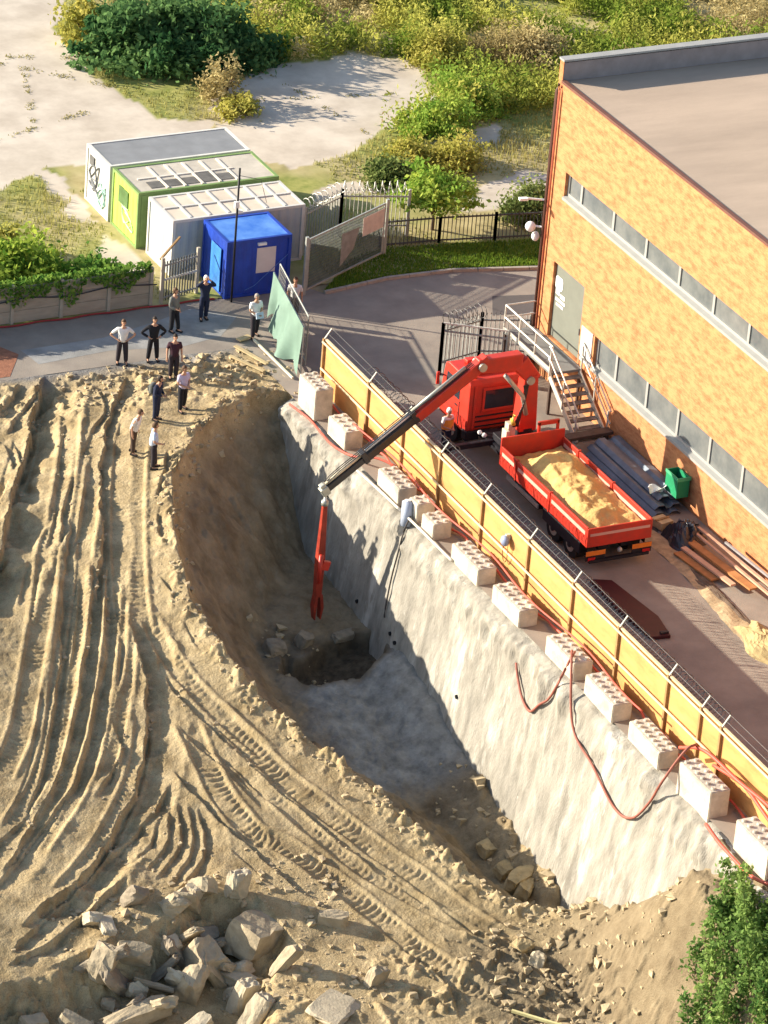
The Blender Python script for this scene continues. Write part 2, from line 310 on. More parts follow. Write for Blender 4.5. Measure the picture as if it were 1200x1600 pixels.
    if detail: sl=sl+.22*fbm(x,y,1.1,4,91)*sstep(.2,1.2,d)+.13*fbm(x,y,3.3,3,92)*sstep(.2,.8,d)+.3*np.abs(vnoise(x*2.2+y*.6,y*.5,90))*sstep(.3,1.2,d)+.5*vnoise(x*.7+y*.2,y*.25,93)*sstep(.3,1.5,d)
    k=.25; hh=np.clip(.5+.5*(sl-fl)/k,0,1); pit=fl*(1-hh)+sl*hh+k*hh*(1-hh)
    z=np.where(ins,pit,z)
    q=np.where(ins,q*sstep(.5,0,d),q)
    zz=z+q*on
    # under the yard
    zz=np.where(x>.9,np.where(y<13.9,-.05,zz),zz)
    zz=np.where(y>=13.75,-.02,zz)
    return zz
GX0,GX1,GY0,GY1=-24.,.95,-34.,13.8
STEP=.042
gx=np.linspace(GX0,GX1,int(round((GX1-GX0)/STEP))+1); gy=np.linspace(GY0,GY1,int(round((GY1-GY0)/STEP))+1)
XX,YY=np.meshgrid(gx,gy); ZZ=terrain(XX,YY)
def hz(x,y):
    i=min(max((x-GX0)/(GX1-GX0)*(len(gx)-1),0),len(gx)-1.001); j=min(max((y-GY0)/(GY1-GY0)*(len(gy)-1),0),len(gy)-1.001)
    if y>13.7: return 0.
    a,b=int(i),int(j); return float(ZZ[b,a])
_in=inpoly(XX,YY,PITPOLY); _d,_,_,_=pdist(XX,YY,RIMXY); _fl=np.interp(YY,FY,FZ)
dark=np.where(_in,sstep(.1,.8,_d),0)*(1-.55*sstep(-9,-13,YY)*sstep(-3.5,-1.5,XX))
grey=np.where(_in,sstep(1.3,.5,ZZ-_fl-.85*sstep(-2.3,-.3,XX)**1.5),0)*sstep(-9.5,-7,YY+.9*fbm(XX,YY,.6,3,95))*sstep(-5.2,-3.4,XX+.6*fbm(XX,YY,.8,3,96))*sstep(.2,-.8,YY+.5*fbm(XX,YY,.9,2,97))
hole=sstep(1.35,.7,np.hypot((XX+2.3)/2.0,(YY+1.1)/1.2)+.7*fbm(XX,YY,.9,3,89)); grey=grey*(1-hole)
tyard=sstep(12.6,13.5,YY+.7*fbm(XX,YY,.7,3,98))
bankg=sstep(-17,-19.5,YY+1.2*fbm(XX,YY,.5,3,99))*sstep(-7.5,-5,XX+.8*fbm(XX,YY,.5,3,94))*.85
def attrmat():
    m=bpy.data.materials.new('sand_and_earth'); m.use_nodes=True; n=m.node_tree.nodes; l=m.node_tree.links; b=n['Principled BSDF']
    b.inputs['Roughness'].default_value=.95; b.inputs['Specular IOR Level'].default_value=.15
    tc=n.new('ShaderNodeTexCoord')
    def noise(s,d=6):
        t=n.new('ShaderNodeTexNoise'); t.inputs['Scale'].default_value=s; t.inputs['Detail'].default_value=d; t.inputs['Roughness'].default_value=.65; l.new(tc.outputs['Object'],t.inputs['Vector']); return t.outputs[0]
    def ramp(src,c0,c1,p0=.35,p1=.65):
        r=n.new('ShaderNodeValToRGB'); r.color_ramp.elements[0].color=c0; r.color_ramp.elements[1].color=c1; r.color_ramp.elements[0].position=p0; r.color_ramp.elements[1].position=p1
        l.new(src,r.inputs[0]); return r.outputs[0]
    def mix(f,a,c):
        x=n.new('ShaderNodeMix'); x.data_type='RGBA'; l.new(f,x.inputs[0]); l.new(a,x.inputs[6]); l.new(c,x.inputs[7]); return x.outputs[2]
    def at(nm):
        a=n.new('ShaderNodeAttribute'); a.attribute_name=nm; return a.outputs['Fac']
    sand=ramp(noise(1.3,9),(.35,.262,.137,1),(.51,.40,.232,1))
    spk=ramp(noise(26,3),(.76,.74,.72,1),(1.06,1.06,1.06,1),.34,.54); dmp=ramp(noise(.55,5),(.74,.72,.70,1),(1.04,1.04,1.04,1),.36,.52)
    def mul(a,c_):
        x=n.new('ShaderNodeMix'); x.data_type='RGBA'; x.blend_type='MULTIPLY'; x.inputs[0].default_value=1; l.new(a,x.inputs[6]); l.new(c_,x.inputs[7]); return x.outputs[2]
    sand=mul(mul(sand,spk),dmp)
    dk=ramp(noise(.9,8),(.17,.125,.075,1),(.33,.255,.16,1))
    gr=ramp(noise(1.6,8),(.18,.175,.16,1),(.36,.35,.32,1))
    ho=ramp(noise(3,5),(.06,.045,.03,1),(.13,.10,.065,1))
    yd=ramp(noise(1.4,7),(.17,.16,.15,1),(.27,.255,.235,1))
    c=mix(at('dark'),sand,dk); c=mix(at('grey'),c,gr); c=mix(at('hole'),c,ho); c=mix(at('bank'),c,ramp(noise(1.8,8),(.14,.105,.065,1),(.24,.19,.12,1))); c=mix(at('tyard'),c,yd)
    l.new(c,b.inputs['Base Color'])
    bp=n.new('ShaderNodeBump'); bp.inputs['Strength'].default_value=.9; bp.inputs['Distance'].default_value=.06; l.new(noise(13,9),bp.inputs['Height']); l.new(bp.outputs[0],b.inputs['Normal'])
    return m
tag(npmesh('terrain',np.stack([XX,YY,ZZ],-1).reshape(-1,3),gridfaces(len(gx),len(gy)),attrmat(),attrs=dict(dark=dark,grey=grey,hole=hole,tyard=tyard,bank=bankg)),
  'churned sandy earth ramp with track marks and a deep pit beside the sprayed wall','ground',kind='structure')
# ------------------------------------------------------------------ ground round about, out to the horizon
bx=sorted(set([-900,-500,-250,-120,-70,-45,-32,GX0,GX1,20,40,70,130,260,500,900])); by=sorted(set([-900,-500,-250,-120,-80,-60,-45,-40,GY0,-22,-17,-12,-6,0,3,7,10,12.4,GY1,30,60,100,180,320,600,900]))
mb=MB()
def oz(x,y):
    if x>.9 or y>13.7: return -.02
    return float(np.interp(y,KY,KZ))-.02
for i in range(len(bx)-1):
    for j in range(len(by)-1):
        if bx[i]>=GX0-.01 and bx[i+1]<=GX1+.01 and by[j]>=GY0-.01 and by[j+1]<=GY1+.01: continue
        if bx[i]>=GX1-.01 or by[j]>=GY1-.01: zq=[-.02]*4
        else: zq=[float(np.interp(by[k],KY,KZ))-.02 for k in (j,j,j+1,j+1)]
        mb.add([(bx[i],by[j],zq[0]),(bx[i+1],by[j],zq[1]),(bx[i+1],by[j+1],zq[2]),(bx[i],by[j+1],zq[3])],[(0,1,2,3)])
for a_,b_ in zip(by[:-1],by[1:]):
    if b_<=GY0+.01:
        za,zc=[float(np.interp(k_,KY,KZ))-.02 for k_ in (a_,b_)]; mb.add([(GX1,a_,za),(GX1,b_,zc),(GX1,b_,-.02),(GX1,a_,-.02)],[(0,1,2,3)])
tag(mb.build('ground',mat('dirt',(.36,.275,.155,1),.95,.2,.9,.5,8)),'dry bare soil stretching away past the site','ground',kind='structure')
# field behind: dirt, dry grass and old concrete pads in one sheet
fx=np.arange(-14,46.01,.2); fy=np.arange(17.9,62.01,.2); FX,FYY=np.meshgrid(fx,fy)
padm=np.zeros(FX.shape)
wx=FX+.9*fbm(FX,FYY,.5,4,101); wy=FYY+.9*fbm(FX,FYY,.5,4,105)
for p in PADS: padm=np.maximum(padm,inpoly(wx,wy,p).astype(float))
gn=sstep(-.25,.3,fbm(FX,FYY,.25,4,111))
def fieldmat():
    m=bpy.data.materials.new('field_ground'); m.use_nodes=True; n=m.node_tree.nodes; l=m.node_tree.links; b=n['Principled BSDF']; b.inputs['Roughness'].default_value=.95
    b.inputs['Specular IOR Level'].default_value=.15
    tc=n.new('ShaderNodeTexCoord')
    def ns(s,d=7):
        t=n.new('ShaderNodeTexNoise'); t.inputs['Scale'].default_value=s; t.inputs['Detail'].default_value=d; t.inputs['Roughness'].default_value=.65; l.new(tc.outputs['Object'],t.inputs['Vector']); return t.outputs[0]
    def rp(src,c0,c1,p0=.35,p1=.65):
        r=n.new('ShaderNodeValToRGB'); r.color_ramp.elements[0].color=c0; r.color_ramp.elements[1].color=c1; r.color_ramp.elements[0].position=p0; r.color_ramp.elements[1].position=p1; l.new(src,r.inputs[0]); return r.outputs[0]
    def mix(f,a,c):
        x=n.new('ShaderNodeMix'); x.data_type='RGBA'; l.new(f,x.inputs[0]); l.new(a,x.inputs[6]); l.new(c,x.inputs[7]); return x.outputs[2]
    a=n.new('ShaderNodeAttribute'); a.attribute_name='pad'; g=n.new('ShaderNodeAttribute'); g.attribute_name='green'
    pad=rp(ns(.45),(.47,.40,.32,1),(.64,.56,.46,1))
    dry=rp(ns(.9),(.34,.28,.13,1),(.50,.42,.22,1)); grn=rp(ns(1.4),(.20,.23,.055,1),(.38,.36,.12,1))
    c=mix(g.outputs['Fac'],dry,grn); c=mix(a.outputs['Fac'],c,pad); l.new(c,b.inputs['Base Color'])
    bp=n.new('ShaderNodeBump'); bp.inputs['Strength'].default_value=.35; l.new(ns(6),bp.inputs['Height']); l.new(bp.outputs[0],b.inputs['Normal'])
    return m
tag(npmesh('field',np.stack([FX,FYY,.012+.05*fbm(FX,FYY,.6,3,115)*(1-padm)+.02],-1).reshape(-1,3),gridfaces(len(fx),len(fy)),fieldmat(),attrs=dict(pad=padm,green=gn)),
  'overgrown waste ground with old broken concrete pads','ground',kind='structure')
# yard surfaces
def asphalt(name,c,c2,scale=.6): return mat(name,c,.9,0,scale,.25,25,c2=c2)
yard=[(.75,-45),(10.55,-45),(10.55,9.2),(16,9.2),(17,16.2),(14.9,16.75),(11.5,17.45),(8.7,17.55),(5.8,17.1),(5.2,18.0),(-14,18.0),(-14,13.72),(.75,13.72)]
mb=MB(); mb.add([(x,y,0.004) for x,y in yard],[tuple(range(len(yard)))])
tag(mb.build('yard_asphalt',asphalt('asphalt',(.345,.295,.24,1),(.235,.20,.168,1))),'worn grey asphalt of the yard behind the hoarding','road',kind='structure')
pa=[(11.2,13.4),(13.2,13.1),(13.9,14.6),(12.0,15.0)]
mb=MB(); mb.add([(x,y,.008) for x,y in pa],[(0,1,2,3)]); tag(mb.build('asphalt_patch',asphalt('asphalt_dark',(.13,.115,.11,1),(.10,.09,.085,1))),'darker rectangular repair patch in the asphalt','road',kind='structure')
ap=[(-7.2,14.6),(-4.2,14.9),(-1.5,14.4),(.3,14.8),(1.6,16.2),(.2,17.4),(-1.6,16.7),(-4,16.0),(-7.4,15.9)]
mb=MB(); mb.add([(x,y,.008) for x,y in ap],[tuple(range(len(ap)))]); tag(mb.build('concrete_apron',mat('apron_concrete',(.29,.285,.27,1),.85,.2,1.1,.2,20)),'smooth blue-grey concrete apron where the group stands','pavement',kind='structure')
mb=MB(); mb.add([(x,y,.012) for x,y in [(-12,13.95),(-8.6,13.95),(-7.6,15.6),(-8.3,16.9),(-12,17.2)]],[(0,1,2,3,4)])
tag(mb.build('brick_paving',mat('brick_paving',(.30,.13,.075,1),.9,.25,6,.4,30)),'patch of red-brown brick paving at the left edge','pavement',kind='structure')
# grass verge with kerb
vg=[(5.8,17.25),(8.7,17.75),(11.5,17.7),(15.5,16.8),(17.5,18.7),(16.3,19.2),(11.9,19.9),(9.8,20.2),(8.0,19.6)]
mb=MB(); mb.add([(x,y,.03) for x,y in vg],[tuple(range(len(vg)))]); tag(mb.build('grass_verge',mat('verge_soil',(.10,.15,.03,1),.95,.3,4,.4,20)),'green grass verge between kerb and railings','ground',kind='structure')
def kerbline(pts,wd=.14,h=.12):
    mb=MB()
    for a,b in zip(pts[:-1],pts[1:]):
        A=Vector((a[0],a[1],0));B=Vector((b[0],b[1],0)); n=max(1,int((B-A).length/.9))
        for k in range(n):
            p=A.lerp(B,k/n+.004); q=A.lerp(B,(k+1)/n-.004); mb.beam(p+Vector((0,0,h/2)),q+Vector((0,0,h/2)),wd,h)
    return mb
tag(kerbline([(5.75,17.12),(8.7,17.6),(11.5,17.53),(15.6,16.6)]).build('kerb',mat('kerb_stone',(.36,.32,.27,1),.85,.2,3)),'pale kerb stones edging the grass verge','kerb',kind='structure')
# ------------------------------------------------------------------ sprayed concrete retaining wall
def wallmat():
    m=mat('sprayed_concrete',(.41,.38,.32,1),.9,0,1.1,.75,14,c2=(.20,.183,.152,1),stretch=(1,1.6,.45))
    n=m.node_tree.nodes; l=m.node_tree.links; b=n['Principled BSDF']; src=b.inputs['Base Color'].links[0].from_socket
    g_=n.new('ShaderNodeNewGeometry'); mp=n.new('ShaderNodeMapping'); mp.inputs['Scale'].default_value=(1,1.1,.28); l.new(g_.outputs['Position'],mp.inputs[0])
    for sc_,p0,p1,col,fac in ((.75,.55,.66,(.58,.55,.48,1),.8),(1.1,.60,.68,(.17,.14,.10,1),.55),(3.2,.63,.70,(.60,.57,.50,1),.6)):
        t=n.new('ShaderNodeTexNoise'); t.inputs['Scale'].default_value=sc_; t.inputs['Detail'].default_value=7; t.inputs['Roughness'].default_value=.65; l.new(mp.outputs[0],t.inputs['Vector'])
        r=n.new('ShaderNodeValToRGB'); r.color_ramp.elements[0].position=p0; r.color_ramp.elements[1].position=p1; r.color_ramp.elements[1].color=(fac,fac,fac,1); l.new(t.outputs[0],r.inputs[0])
        x=n.new('ShaderNodeMix'); x.data_type='RGBA'; x.inputs[7].default_value=col; l.new(r.outputs[0],x.inputs[0]); l.new(src,x.inputs[6]); src=x.outputs[2]
    l.new(src,b.inputs['Base Color']); return m
NY=740; NS=72
wy_=np.linspace(9.4,-29,NY); ws=np.linspace(0,1,NS); WY,WS=np.meshgrid(wy_,ws)
bot=np.interp(WY,[-30,-22,-17,-14,-10,-4,2,6,9.4],[-6.5,-6.5,-7.6,-8.0,-7.6,-6.0,-5.3,-5,-4.5])
lipz=-.30+.22*fbm(WY,WY*0,.9,3,121); lipx=.42+.10*fbm(WY,WY*0,.7,3,125)
# s<.2 : the shoulder on which the blocks stand; beyond : the face
sh=np.clip(WS/.2,0,1); fc=np.clip((WS-.2)/.8,0,1)
dep=fc*(bot-lipz)*-1
wallx=np.where(WS<.2,1.25+(lipx-1.25)*sh,lipx-.15*dep-.10*dep*sstep(-14,-21,WY))
wallz=np.where(WS<.2,-.03+(lipz+.03)*sh**2.2,lipz-dep)
nrm=fbm(WY,WS*4,.4,3,131)*.16+fbm(WY,WS*7,1.9,3,135)*.04+.02*vnoise(WY*6,WS*40,137)
lumpz=np.exp(-((WS-.24)/.10)**2)*np.clip(fbm(WY,WS*7,1.6,3,141)+.10,0,1)*.30
wallx=wallx-(nrm+lumpz)*sstep(.02,.2,WS)
wallz=wallz+lumpz*.25+.05*fbm(WY,WS*8,2.5,3,145)*sstep(0,.1,WS)
rw=thing('retaining_wall','grey sprayed-concrete retaining wall lining the right side of the pit','wall',(.4,-6,-5))
npmesh('face',np.stack([wallx,WY,wallz],-1).reshape(-1,3),gridfaces(NY,NS),wallmat(),parent=rw)
def wallpt(y,dep,off=.05):
    """a point on the wall face at depth dep below its lip"""
    j=int(round((9.4-y)/38.4*(NY-1))); b=float(bot[0,j]); lz=float(lipz[0,j]); f=dep/(-(b-lz)); k=int(round((.2+.8*min(max(f,0),1))*(NS-1)))
    return (float(wallx[k,j])-off,float(WY[k,j]),float(wallz[k,j]))
for y,d in ((1.2,4.0),(-1.6,3.7),(-2.1,3.85),(-6.6,3.6)):
    p=Vector(wallpt(y,d,.0)); mb=MB(); mb.tube([p+Vector((-.06,0,0)),p+Vector((.25,0,.02))],.075,10)
    mb.build('weep_hole',mat('pipe_dark',(.012,.012,.014,1),.8),rw)
# ------------------------------------------------------------------ brick building
FXW=10.55
def brickmat():
    m=bpy.data.materials.new('orange_brick'); m.use_nodes=True; n=m.node_tree.nodes; l=m.node_tree.links; b=n['Principled BSDF']; b.inputs['Roughness'].default_value=.85; b.inputs['Specular IOR Level'].default_value=.2
    tc=n.new('ShaderNodeTexCoord'); sp=n.new('ShaderNodeSeparateXYZ'); cb=n.new('ShaderNodeCombineXYZ'); l.new(tc.outputs['Object'],sp.inputs[0])
    ad=n.new('ShaderNodeMath'); l.new(sp.outputs[0],ad.inputs[0]); l.new(sp.outputs[1],ad.inputs[1]); l.new(ad.outputs[0],cb.inputs[0]); l.new(sp.outputs[2],cb.inputs[1])
    br=n.new('ShaderNodeTexBrick'); br.inputs['Scale'].default_value=1; br.inputs['Brick Width'].default_value=.24; br.inputs['Row Height'].default_value=.085; br.inputs['Mortar Size'].default_value=.006; br.inputs['Bias'].default_value=-.1
    br.inputs['Color1'].default_value=(.50,.21,.085,1); br.inputs['Color2'].default_value=(.36,.13,.055,1); br.inputs['Mortar'].default_value=(.45,.33,.21,1)
    l.new(cb.outputs[0],br.inputs['Vector'])
    mp=n.new('ShaderNodeMapping'); mp.inputs['Scale'].default_value=(1,1,2.6); l.new(tc.outputs['Object'],mp.inputs[0])
    def ns(s,v,d=4):
        t=n.new('ShaderNodeTexNoise'); t.inputs['Scale'].default_value=s; t.inputs['Detail'].default_value=d; t.inputs['Roughness'].default_value=.7; l.new(v,t.inputs['Vector']); return t.outputs[0]
    rp=n.new('ShaderNodeValToRGB'); e=rp.color_ramp.elements; e[0].position=.36; e[0].color=(.40,.135,.055,1); e[1].position=.58; e[1].color=(.63,.29,.125,1)
    l.new(ns(1.7,mp.outputs[0],7),rp.inputs[0])
    x=n.new('ShaderNodeMix'); x.data_type='RGBA'; x.inputs[0].default_value=.78; l.new(br.outputs[0],x.inputs[6]); l.new(rp.outputs[0],x.inputs[7]); l.new(x.outputs[2],b.inputs['Base Color'])
    bp=n.new('ShaderNodeBump'); bp.inputs['Strength'].default_value=.3; bp.inputs['Distance'].default_value=.01; l.new(br.outputs['Fac'],bp.inputs['Height']); l.new(bp.outputs[0],b.inputs['Normal'])
    return m
BRICK=brickmat()
bld=thing('brick_building','long orange brick building with flat roof and two strips of windows','building',(FXW,-8,0))
YF,YN,ZR=9.0,-36.,11.7
ops=[(7.8,YN,7.5,8.48),(4.5,YN,2.05,3.33),(8.0,5.6,1.75,4.8)]   # (y far, y near, z0, z1)
yb=sorted({YF,YN,7.8,4.5,8.0,5.6}); zb=sorted({0,ZR,7.5,8.48,2.05,3.33,1.75,4.8})
mb=MB()
for i in range(len(yb)-1):
    for j in range(len(zb)-1):
        yc=(yb[i]+yb[i+1])/2; zc=(zb[j]+zb[j+1])/2
        if any(o[1]<yc<o[0] and o[2]<zc<o[3] for o in ops): continue
        mb.add([(FXW,yb[i],zb[j]),(FXW,yb[i+1],zb[j]),(FXW,yb[i+1],zb[j+1]),(FXW,yb[i],zb[j+1])],[(0,1,2,3)])
DPT=.28
for a,b_,z0,z1 in ops:      # reveals
    for q in ([(a,z0),(a,z1)],[(a,z1),(b_,z1)],[(a,z0),(b_,z0)],[(b_,z0),(b_,z1)]):
        (y1,u1),(y2,u2)=q; mb.add([(FXW,y1,u1),(FXW,y2,u2),(FXW+DPT,y2,u2),(FXW+DPT,y1,u1)],[(0,1,2,3)])
mb.add([(FXW,YF,0),(50,YF,0),(50,YF,ZR),(FXW,YF,ZR)],[(0,1,2,3)])
mb.add([(FXW,YN,0),(50,YN,0),(50,YN,ZR),(FXW,YN,ZR)],[(0,1,2,3)])
mb.build('wall',BRICK,bld)
pale=mat('window_frame_grey',(.33,.33,.31,1),.6,.06,2); glass=mat('window_glass',(.20,.21,.20,1),.25,.35,.9,spec=.5,c2=(.10,.115,.12,1))
def strip(a,z0,z1,pitch,first):
    fr=MB(); x0=FXW+.13; x1=FXW+.22
    fr.box(x0,x1,YN,a,z0,z0+.16); fr.box(x0,x1,YN,a,z1-.1,z1)
    y=a-first; ys=[a]
    fr.box(x0,x1,a-.12,a,z0+.16,z1-.1)
    while y>YN: fr.box(x0,x1,y-.07,y+.07,z0+.16,z1-.1); ys.append(y); y-=pitch
    wnd=fr.build('window',pale,bld)
    ys.append(YN)
    for p,q in zip(ys[:-1],ys[1:]):
        MB().box(x0+.05,x0+.07,q+.071 if q>YN else q,p-.071,z0+.161,z1-.101).build('pane',glass,wnd)
    s=MB(); s.add([(FXW-.07,YN,z0+.005),(FXW+.13,YN,z0+.045),(FXW+.13,a-.003,z0+.045),(FXW-.07,a-.003,z0+.005),(FXW-.07,YN,z0-.10),(FXW-.002,YN,z0-.10),(FXW-.002,a-.003,z0-.10),(FXW-.07,a-.003,z0-.10)],
       [(0,1,2,3),(0,3,7,4),(4,7,6,5),(0,4,5,1),(3,2,6,7)])
    s.build('sill',pale,wnd)
    return wnd
strip(7.8,7.5,8.48,2.45,1.05); strip(4.5,2.05,3.33,2.3,1.5)
# pale cladding panel between the door and the lower strip
MB().box(FXW-.03,FXW+.04,4.62,5.48,1.95,3.33).build('cladding_panel',mat('cladding',(.44,.43,.42,1),.7,.06,2),bld)
# door with its emblem
d=MB().box(FXW+.12,FXW+.18,5.62,7.98,1.78,4.78).build('door',mat('door_grey',(.17,.18,.15,1),.6,.06,2),bld,bev=.01)
white=mat('sign_white',(.8,.8,.78,1),.7,.03,2)
em=MB(); xx=FXW+.105
def eq(y0,y1,z0,z1,sk=0): em.add([(xx,y0,z0),(xx,y1,z0+sk),(xx,y1,z1+sk),(xx,y0,z1)],[(0,1,2,3)])
em.add([(xx,7.62+.34*math.cos(t)*(1 if math.cos(t)>0 else .75),4.02+.3*math.sin(t)+.05*math.sin(3*t)) for t in [k*2*math.pi/18 for k in range(18)]],[tuple(range(18))])
eq(7.85,7.55,3.55,3.78); eq(7.5,7.15,3.5,3.66); eq(7.82,7.1,3.3,3.42); eq(7.75,7.2,3.12,3.22)
em.build('emblem',white,d)
MB().box(FXW+.06,FXW+.12,5.75,5.82,2.75,3.0).build('handle',mat('dark_metal',(.05,.05,.055,1),.5,.1,3),d)
# roof, parapet, trims
roofm=mat('roof_felt',(.44,.335,.25,1),.9,.14,.4,.15,14,stretch=(.35,1.3,1))
mb=MB(); mb.add([(FXW+.1,YN,ZR),(50,YN,ZR),(50,YF-.28,ZR),(FXW+.1,YF-.28,ZR)],[(0,1,2,3)])
MBr=mb.build('roof',roofm,bld)
MB().box(FXW-.05,FXW+.12,YN,YF-.28,ZR-.05,ZR+.06).build('roof_edge',mat('edge_trim',(.16,.07,.05,1),.7,.1,2),bld)
mb=MB().box(FXW+.02,50,YF-.27,YF-.01,ZR+.002,ZR+.72); pp=mb.build('parapet',mat('parapet_render',(.30,.25,.24,1),.85,.15,1.5),bld)
MB().box(FXW-.012,FXW+.016,YF-.28,YF+.003,ZR+.002,ZR+.78).build('parapet_end',BRICK,bld)
MB().box(FXW-.04,50,YF-.33,YF+.05,ZR+.785,ZR+.86).build('coping',mat('coping_grey',(.36,.35,.33,1),.6,.08,2),bld)
red=mat('pipe_red',(.30,.075,.04,1),.6,.1,2)
for yy,rr in ((8.93,.06),(8.72,.045)):
    MB().tube([(FXW-.09,yy,.1),(FXW-.09,yy,ZR-.4),(FXW+.0,yy,ZR-.15)],rr,8).build('drainpipe',red if yy<8.9 else mat('pipe_brown',(.09,.04,.03,1),.6,.1,2),bld,smooth=True)
# fixtures hung on the corner
t=thing('security_camera','white security camera pair on the corner of the brick building','camera',(FXW-.1,9.1,5.6))
mb=MB(); mb.tube([(FXW-.05,9.0,5.75),(FXW-.35,9.25,5.75)],.04,6); mb.build('bracket',white,t)
def ball(c,r,nu=12,nv=8,sz=(1,1,1)):
    mb=MB(); mb.grid(lambda u,v:(c[0]+r*sz[0]*math.sin(math.pi*v)*math.cos(2*math.pi*u),c[1]+r*sz[1]*math.sin(math.pi*v)*math.sin(2*math.pi*u),c[2]+r*sz[2]*math.cos(math.pi*v)),nu,nv); return mb
ball((FXW-.42,9.3,5.7),.2).build('dome',white,t,smooth=True); ball((FXW-.2,9.25,5.3),.15,sz=(1,1,1.3)).build('dome',white,t,smooth=True)
t=thing('wall_lamp','white lamp on a short arm high on the brick corner','lamp',(FXW-.1,9.05,6.9))
mb=MB().beam((FXW-.03,9.0,6.85),(FXW-.75,9.15,6.95),.07,.06); mb.build('arm',white,t); MB().obox((FXW-.9,9.18,6.93),(.34,.2,.1),(0,0,-.2)).build('lamp_head',white,t,bev=.02)
# ------------------------------------------------------------------ platform and stairs by the door
steel=mat('galvanised_rail',(.62,.60,.52,1),.5,.12,4,metal=.25); deck=mat('deck_grey',(.20,.20,.19,1),.7,.15,3); rust=mat('step_plate',(.20,.17,.145,1),.7,.5,2.5); brownm=mat('dark_steel',(.075,.05,.04,1),.6,.3,3)
st=thing('stair_platform','grey steel door platform with pale handrails and open stairs','stairs',(9.9,7,0))
PZ=1.72; px0,px1,py0,py1=9.2,10.5,5.1,8.9
MB().box(px0,px1,py0,py1,PZ-.1,PZ).build('deck',deck,st)
mb=MB()
for x,y in ((px0+.05,py0+.05),(px1-.05,py0+.05),(px0+.05,py1-.05),(px1-.05,py1-.05)): mb.box(x-.05,x+.05,y-.05,y+.05,0,PZ-.1)
mb.build('support',brownm,st)
NS_=8; sy1=2.75; sx0,sx1=9.15,10.4
for k in range(NS_):
    z=PZ-(k+1)*PZ/(NS_+.6); y=py0-(k+.5)*(py0-sy1)/NS_
    MB().box(sx0+.05,sx1-.05,y-.15,y+.12,z-.04,z).build('step',rust,st)
for x in (sx0,sx1):
    MB().beam((x,py0,PZ-.12),(x,sy1-.1,.02),.05,.24).build('stringer',steel,st)
for x in (sx0-.04,sx1+.04):
    mb=MB(); 
    for h in (1.05,.55): mb.tube([(x,py0+.1,PZ+h),(x,py0-.1,PZ+h-.05),(x,sy1-.15,.1+h),],.034,6)
    for f in (.02,.5,.98): 
        y=py0-(py0-sy1)*f; z=PZ-PZ*f; mb.tube([(x,y,z-.05),(x,y,z+1.05)],.034,6)
    mb.build('handrail',steel,st)
mb=MB()
for h in (1.05,.55): mb.tube([(px0,py0+.05,PZ+h),(px0,py1,PZ+h)],.034,6)
for f in (0,.35,.68,1): y=py0+.05+(py1-py0-.05)*f; mb.tube([(px0,y,PZ),(px0,y,PZ+1.05)],.034,6)
for h in (1.05,.55): mb.tube([(px0,py1,PZ+h),(px1,py1,PZ+h)],.034,6)
mb.build('handrail',steel,st)
MB().box(px0-.02,px0+.02,py0,py1,PZ+.001,PZ+.15).build('toe_board',steel,st)
t=thing('steel_trestle','low dark steel trestle at the foot of the stairs','trestle',(9.4,2.2,0))
MB().obox((9.35,2.25,.55),(1.9,.42,.12),(0,0,.02)).build('top',brownm,t)
for x in (8.6,10.1): MB().box(x-.06,x+.06,2.15,2.35,0,.49).build('leg',brownm,t)
# ------------------------------------------------------------------ palisade beside the stairs
pal=mat('palisade_grey',(.30,.30,.28,1),.6,.2,5,metal=.3); palb=mat('palisade_dark',(.085,.085,.08,1),.7,.2,5)
def palisade(name,label,pts,h,m,pitch=.15,wd=.06,grp=None,rails=(.25,.85),posts=True):
    t=thing(name,label,'fence',(pts[0][0],pts[0][1],0),group=grp)
    k=MB()
    for a,b in zip(pts[:-1],pts[1:]):
        A=Vector((*a,0));B=Vector((*b,0)); n=max(2,int((B-A).length/pitch)); d=(B-A).normalized()
        for i in range(n+1):
            p=A.lerp(B,i/n); p0=p+Vector((0,0,.06)); p1=p+Vector((0,0,h-.08)); k.beam(p0,p1,wd,.02,up=d)
            k.add([p1-d*wd/2,p1+d*wd/2,p1+Vector((0,0,.1))],[(0,1,2)])
        for f in rails: MB().beam(A+Vector((0,0,h*f)),B+Vector((0,0,h*f)),.05,.06).build('rail',m,t)
        np_=max(1,int((B-A).length/2.75))
        if posts:
            for i in range(np_+1):
                p=A.lerp(B,i/np_); MB().box(p.x-.05,p.x+.05,p.y-.05,p.y+.05,0,h).build('post',m,t)
    k.build('pales',m,t); return t
pf=palisade('palisade_fence','grey palisade fence corner topped with a razor-wire coil beside the stairs',[(8.9,8.0),(6.85,9.35),(8.7,9.75),(10.5,9.2)],2.15,pal,.16,.07)
def coil(mb,pts,rad,pitch,r,n=10,jit=.12):
    out=[]
    for a,b in zip(pts[:-1],pts[1:]):
        A=Vector(a);B=Vector(b); L=(B-A).length; d=(B-A).normalized(); s=d.cross(Vector((0,0,1))).normalized(); u=Vector((0,0,1)); N=int(L/pitch*n)
        for i in range(N):
            t=i/n*2*math.pi; rr=rad*(1+jit*math.sin(i*.37)+jit*.6*math.sin(i*1.13)); out.append(A+d*(L*i/N)+s*math.cos(t)*rr+u*math.sin(t)*rr)
    mb.tube(out,r,4); return mb
wire=mat('razor_wire',(.13,.125,.12,1),.45,.2,5,metal=.5)
coil(MB(),[(6.9,9.3,2.25),(8.7,9.7,2.25)],.28,.22,.016).build('razor_wire',wire,pf)
MB().beam((6.85,9.35,2.15),(8.9,8.0,2.15),.06,.06).build('top_bar',steel,pf)
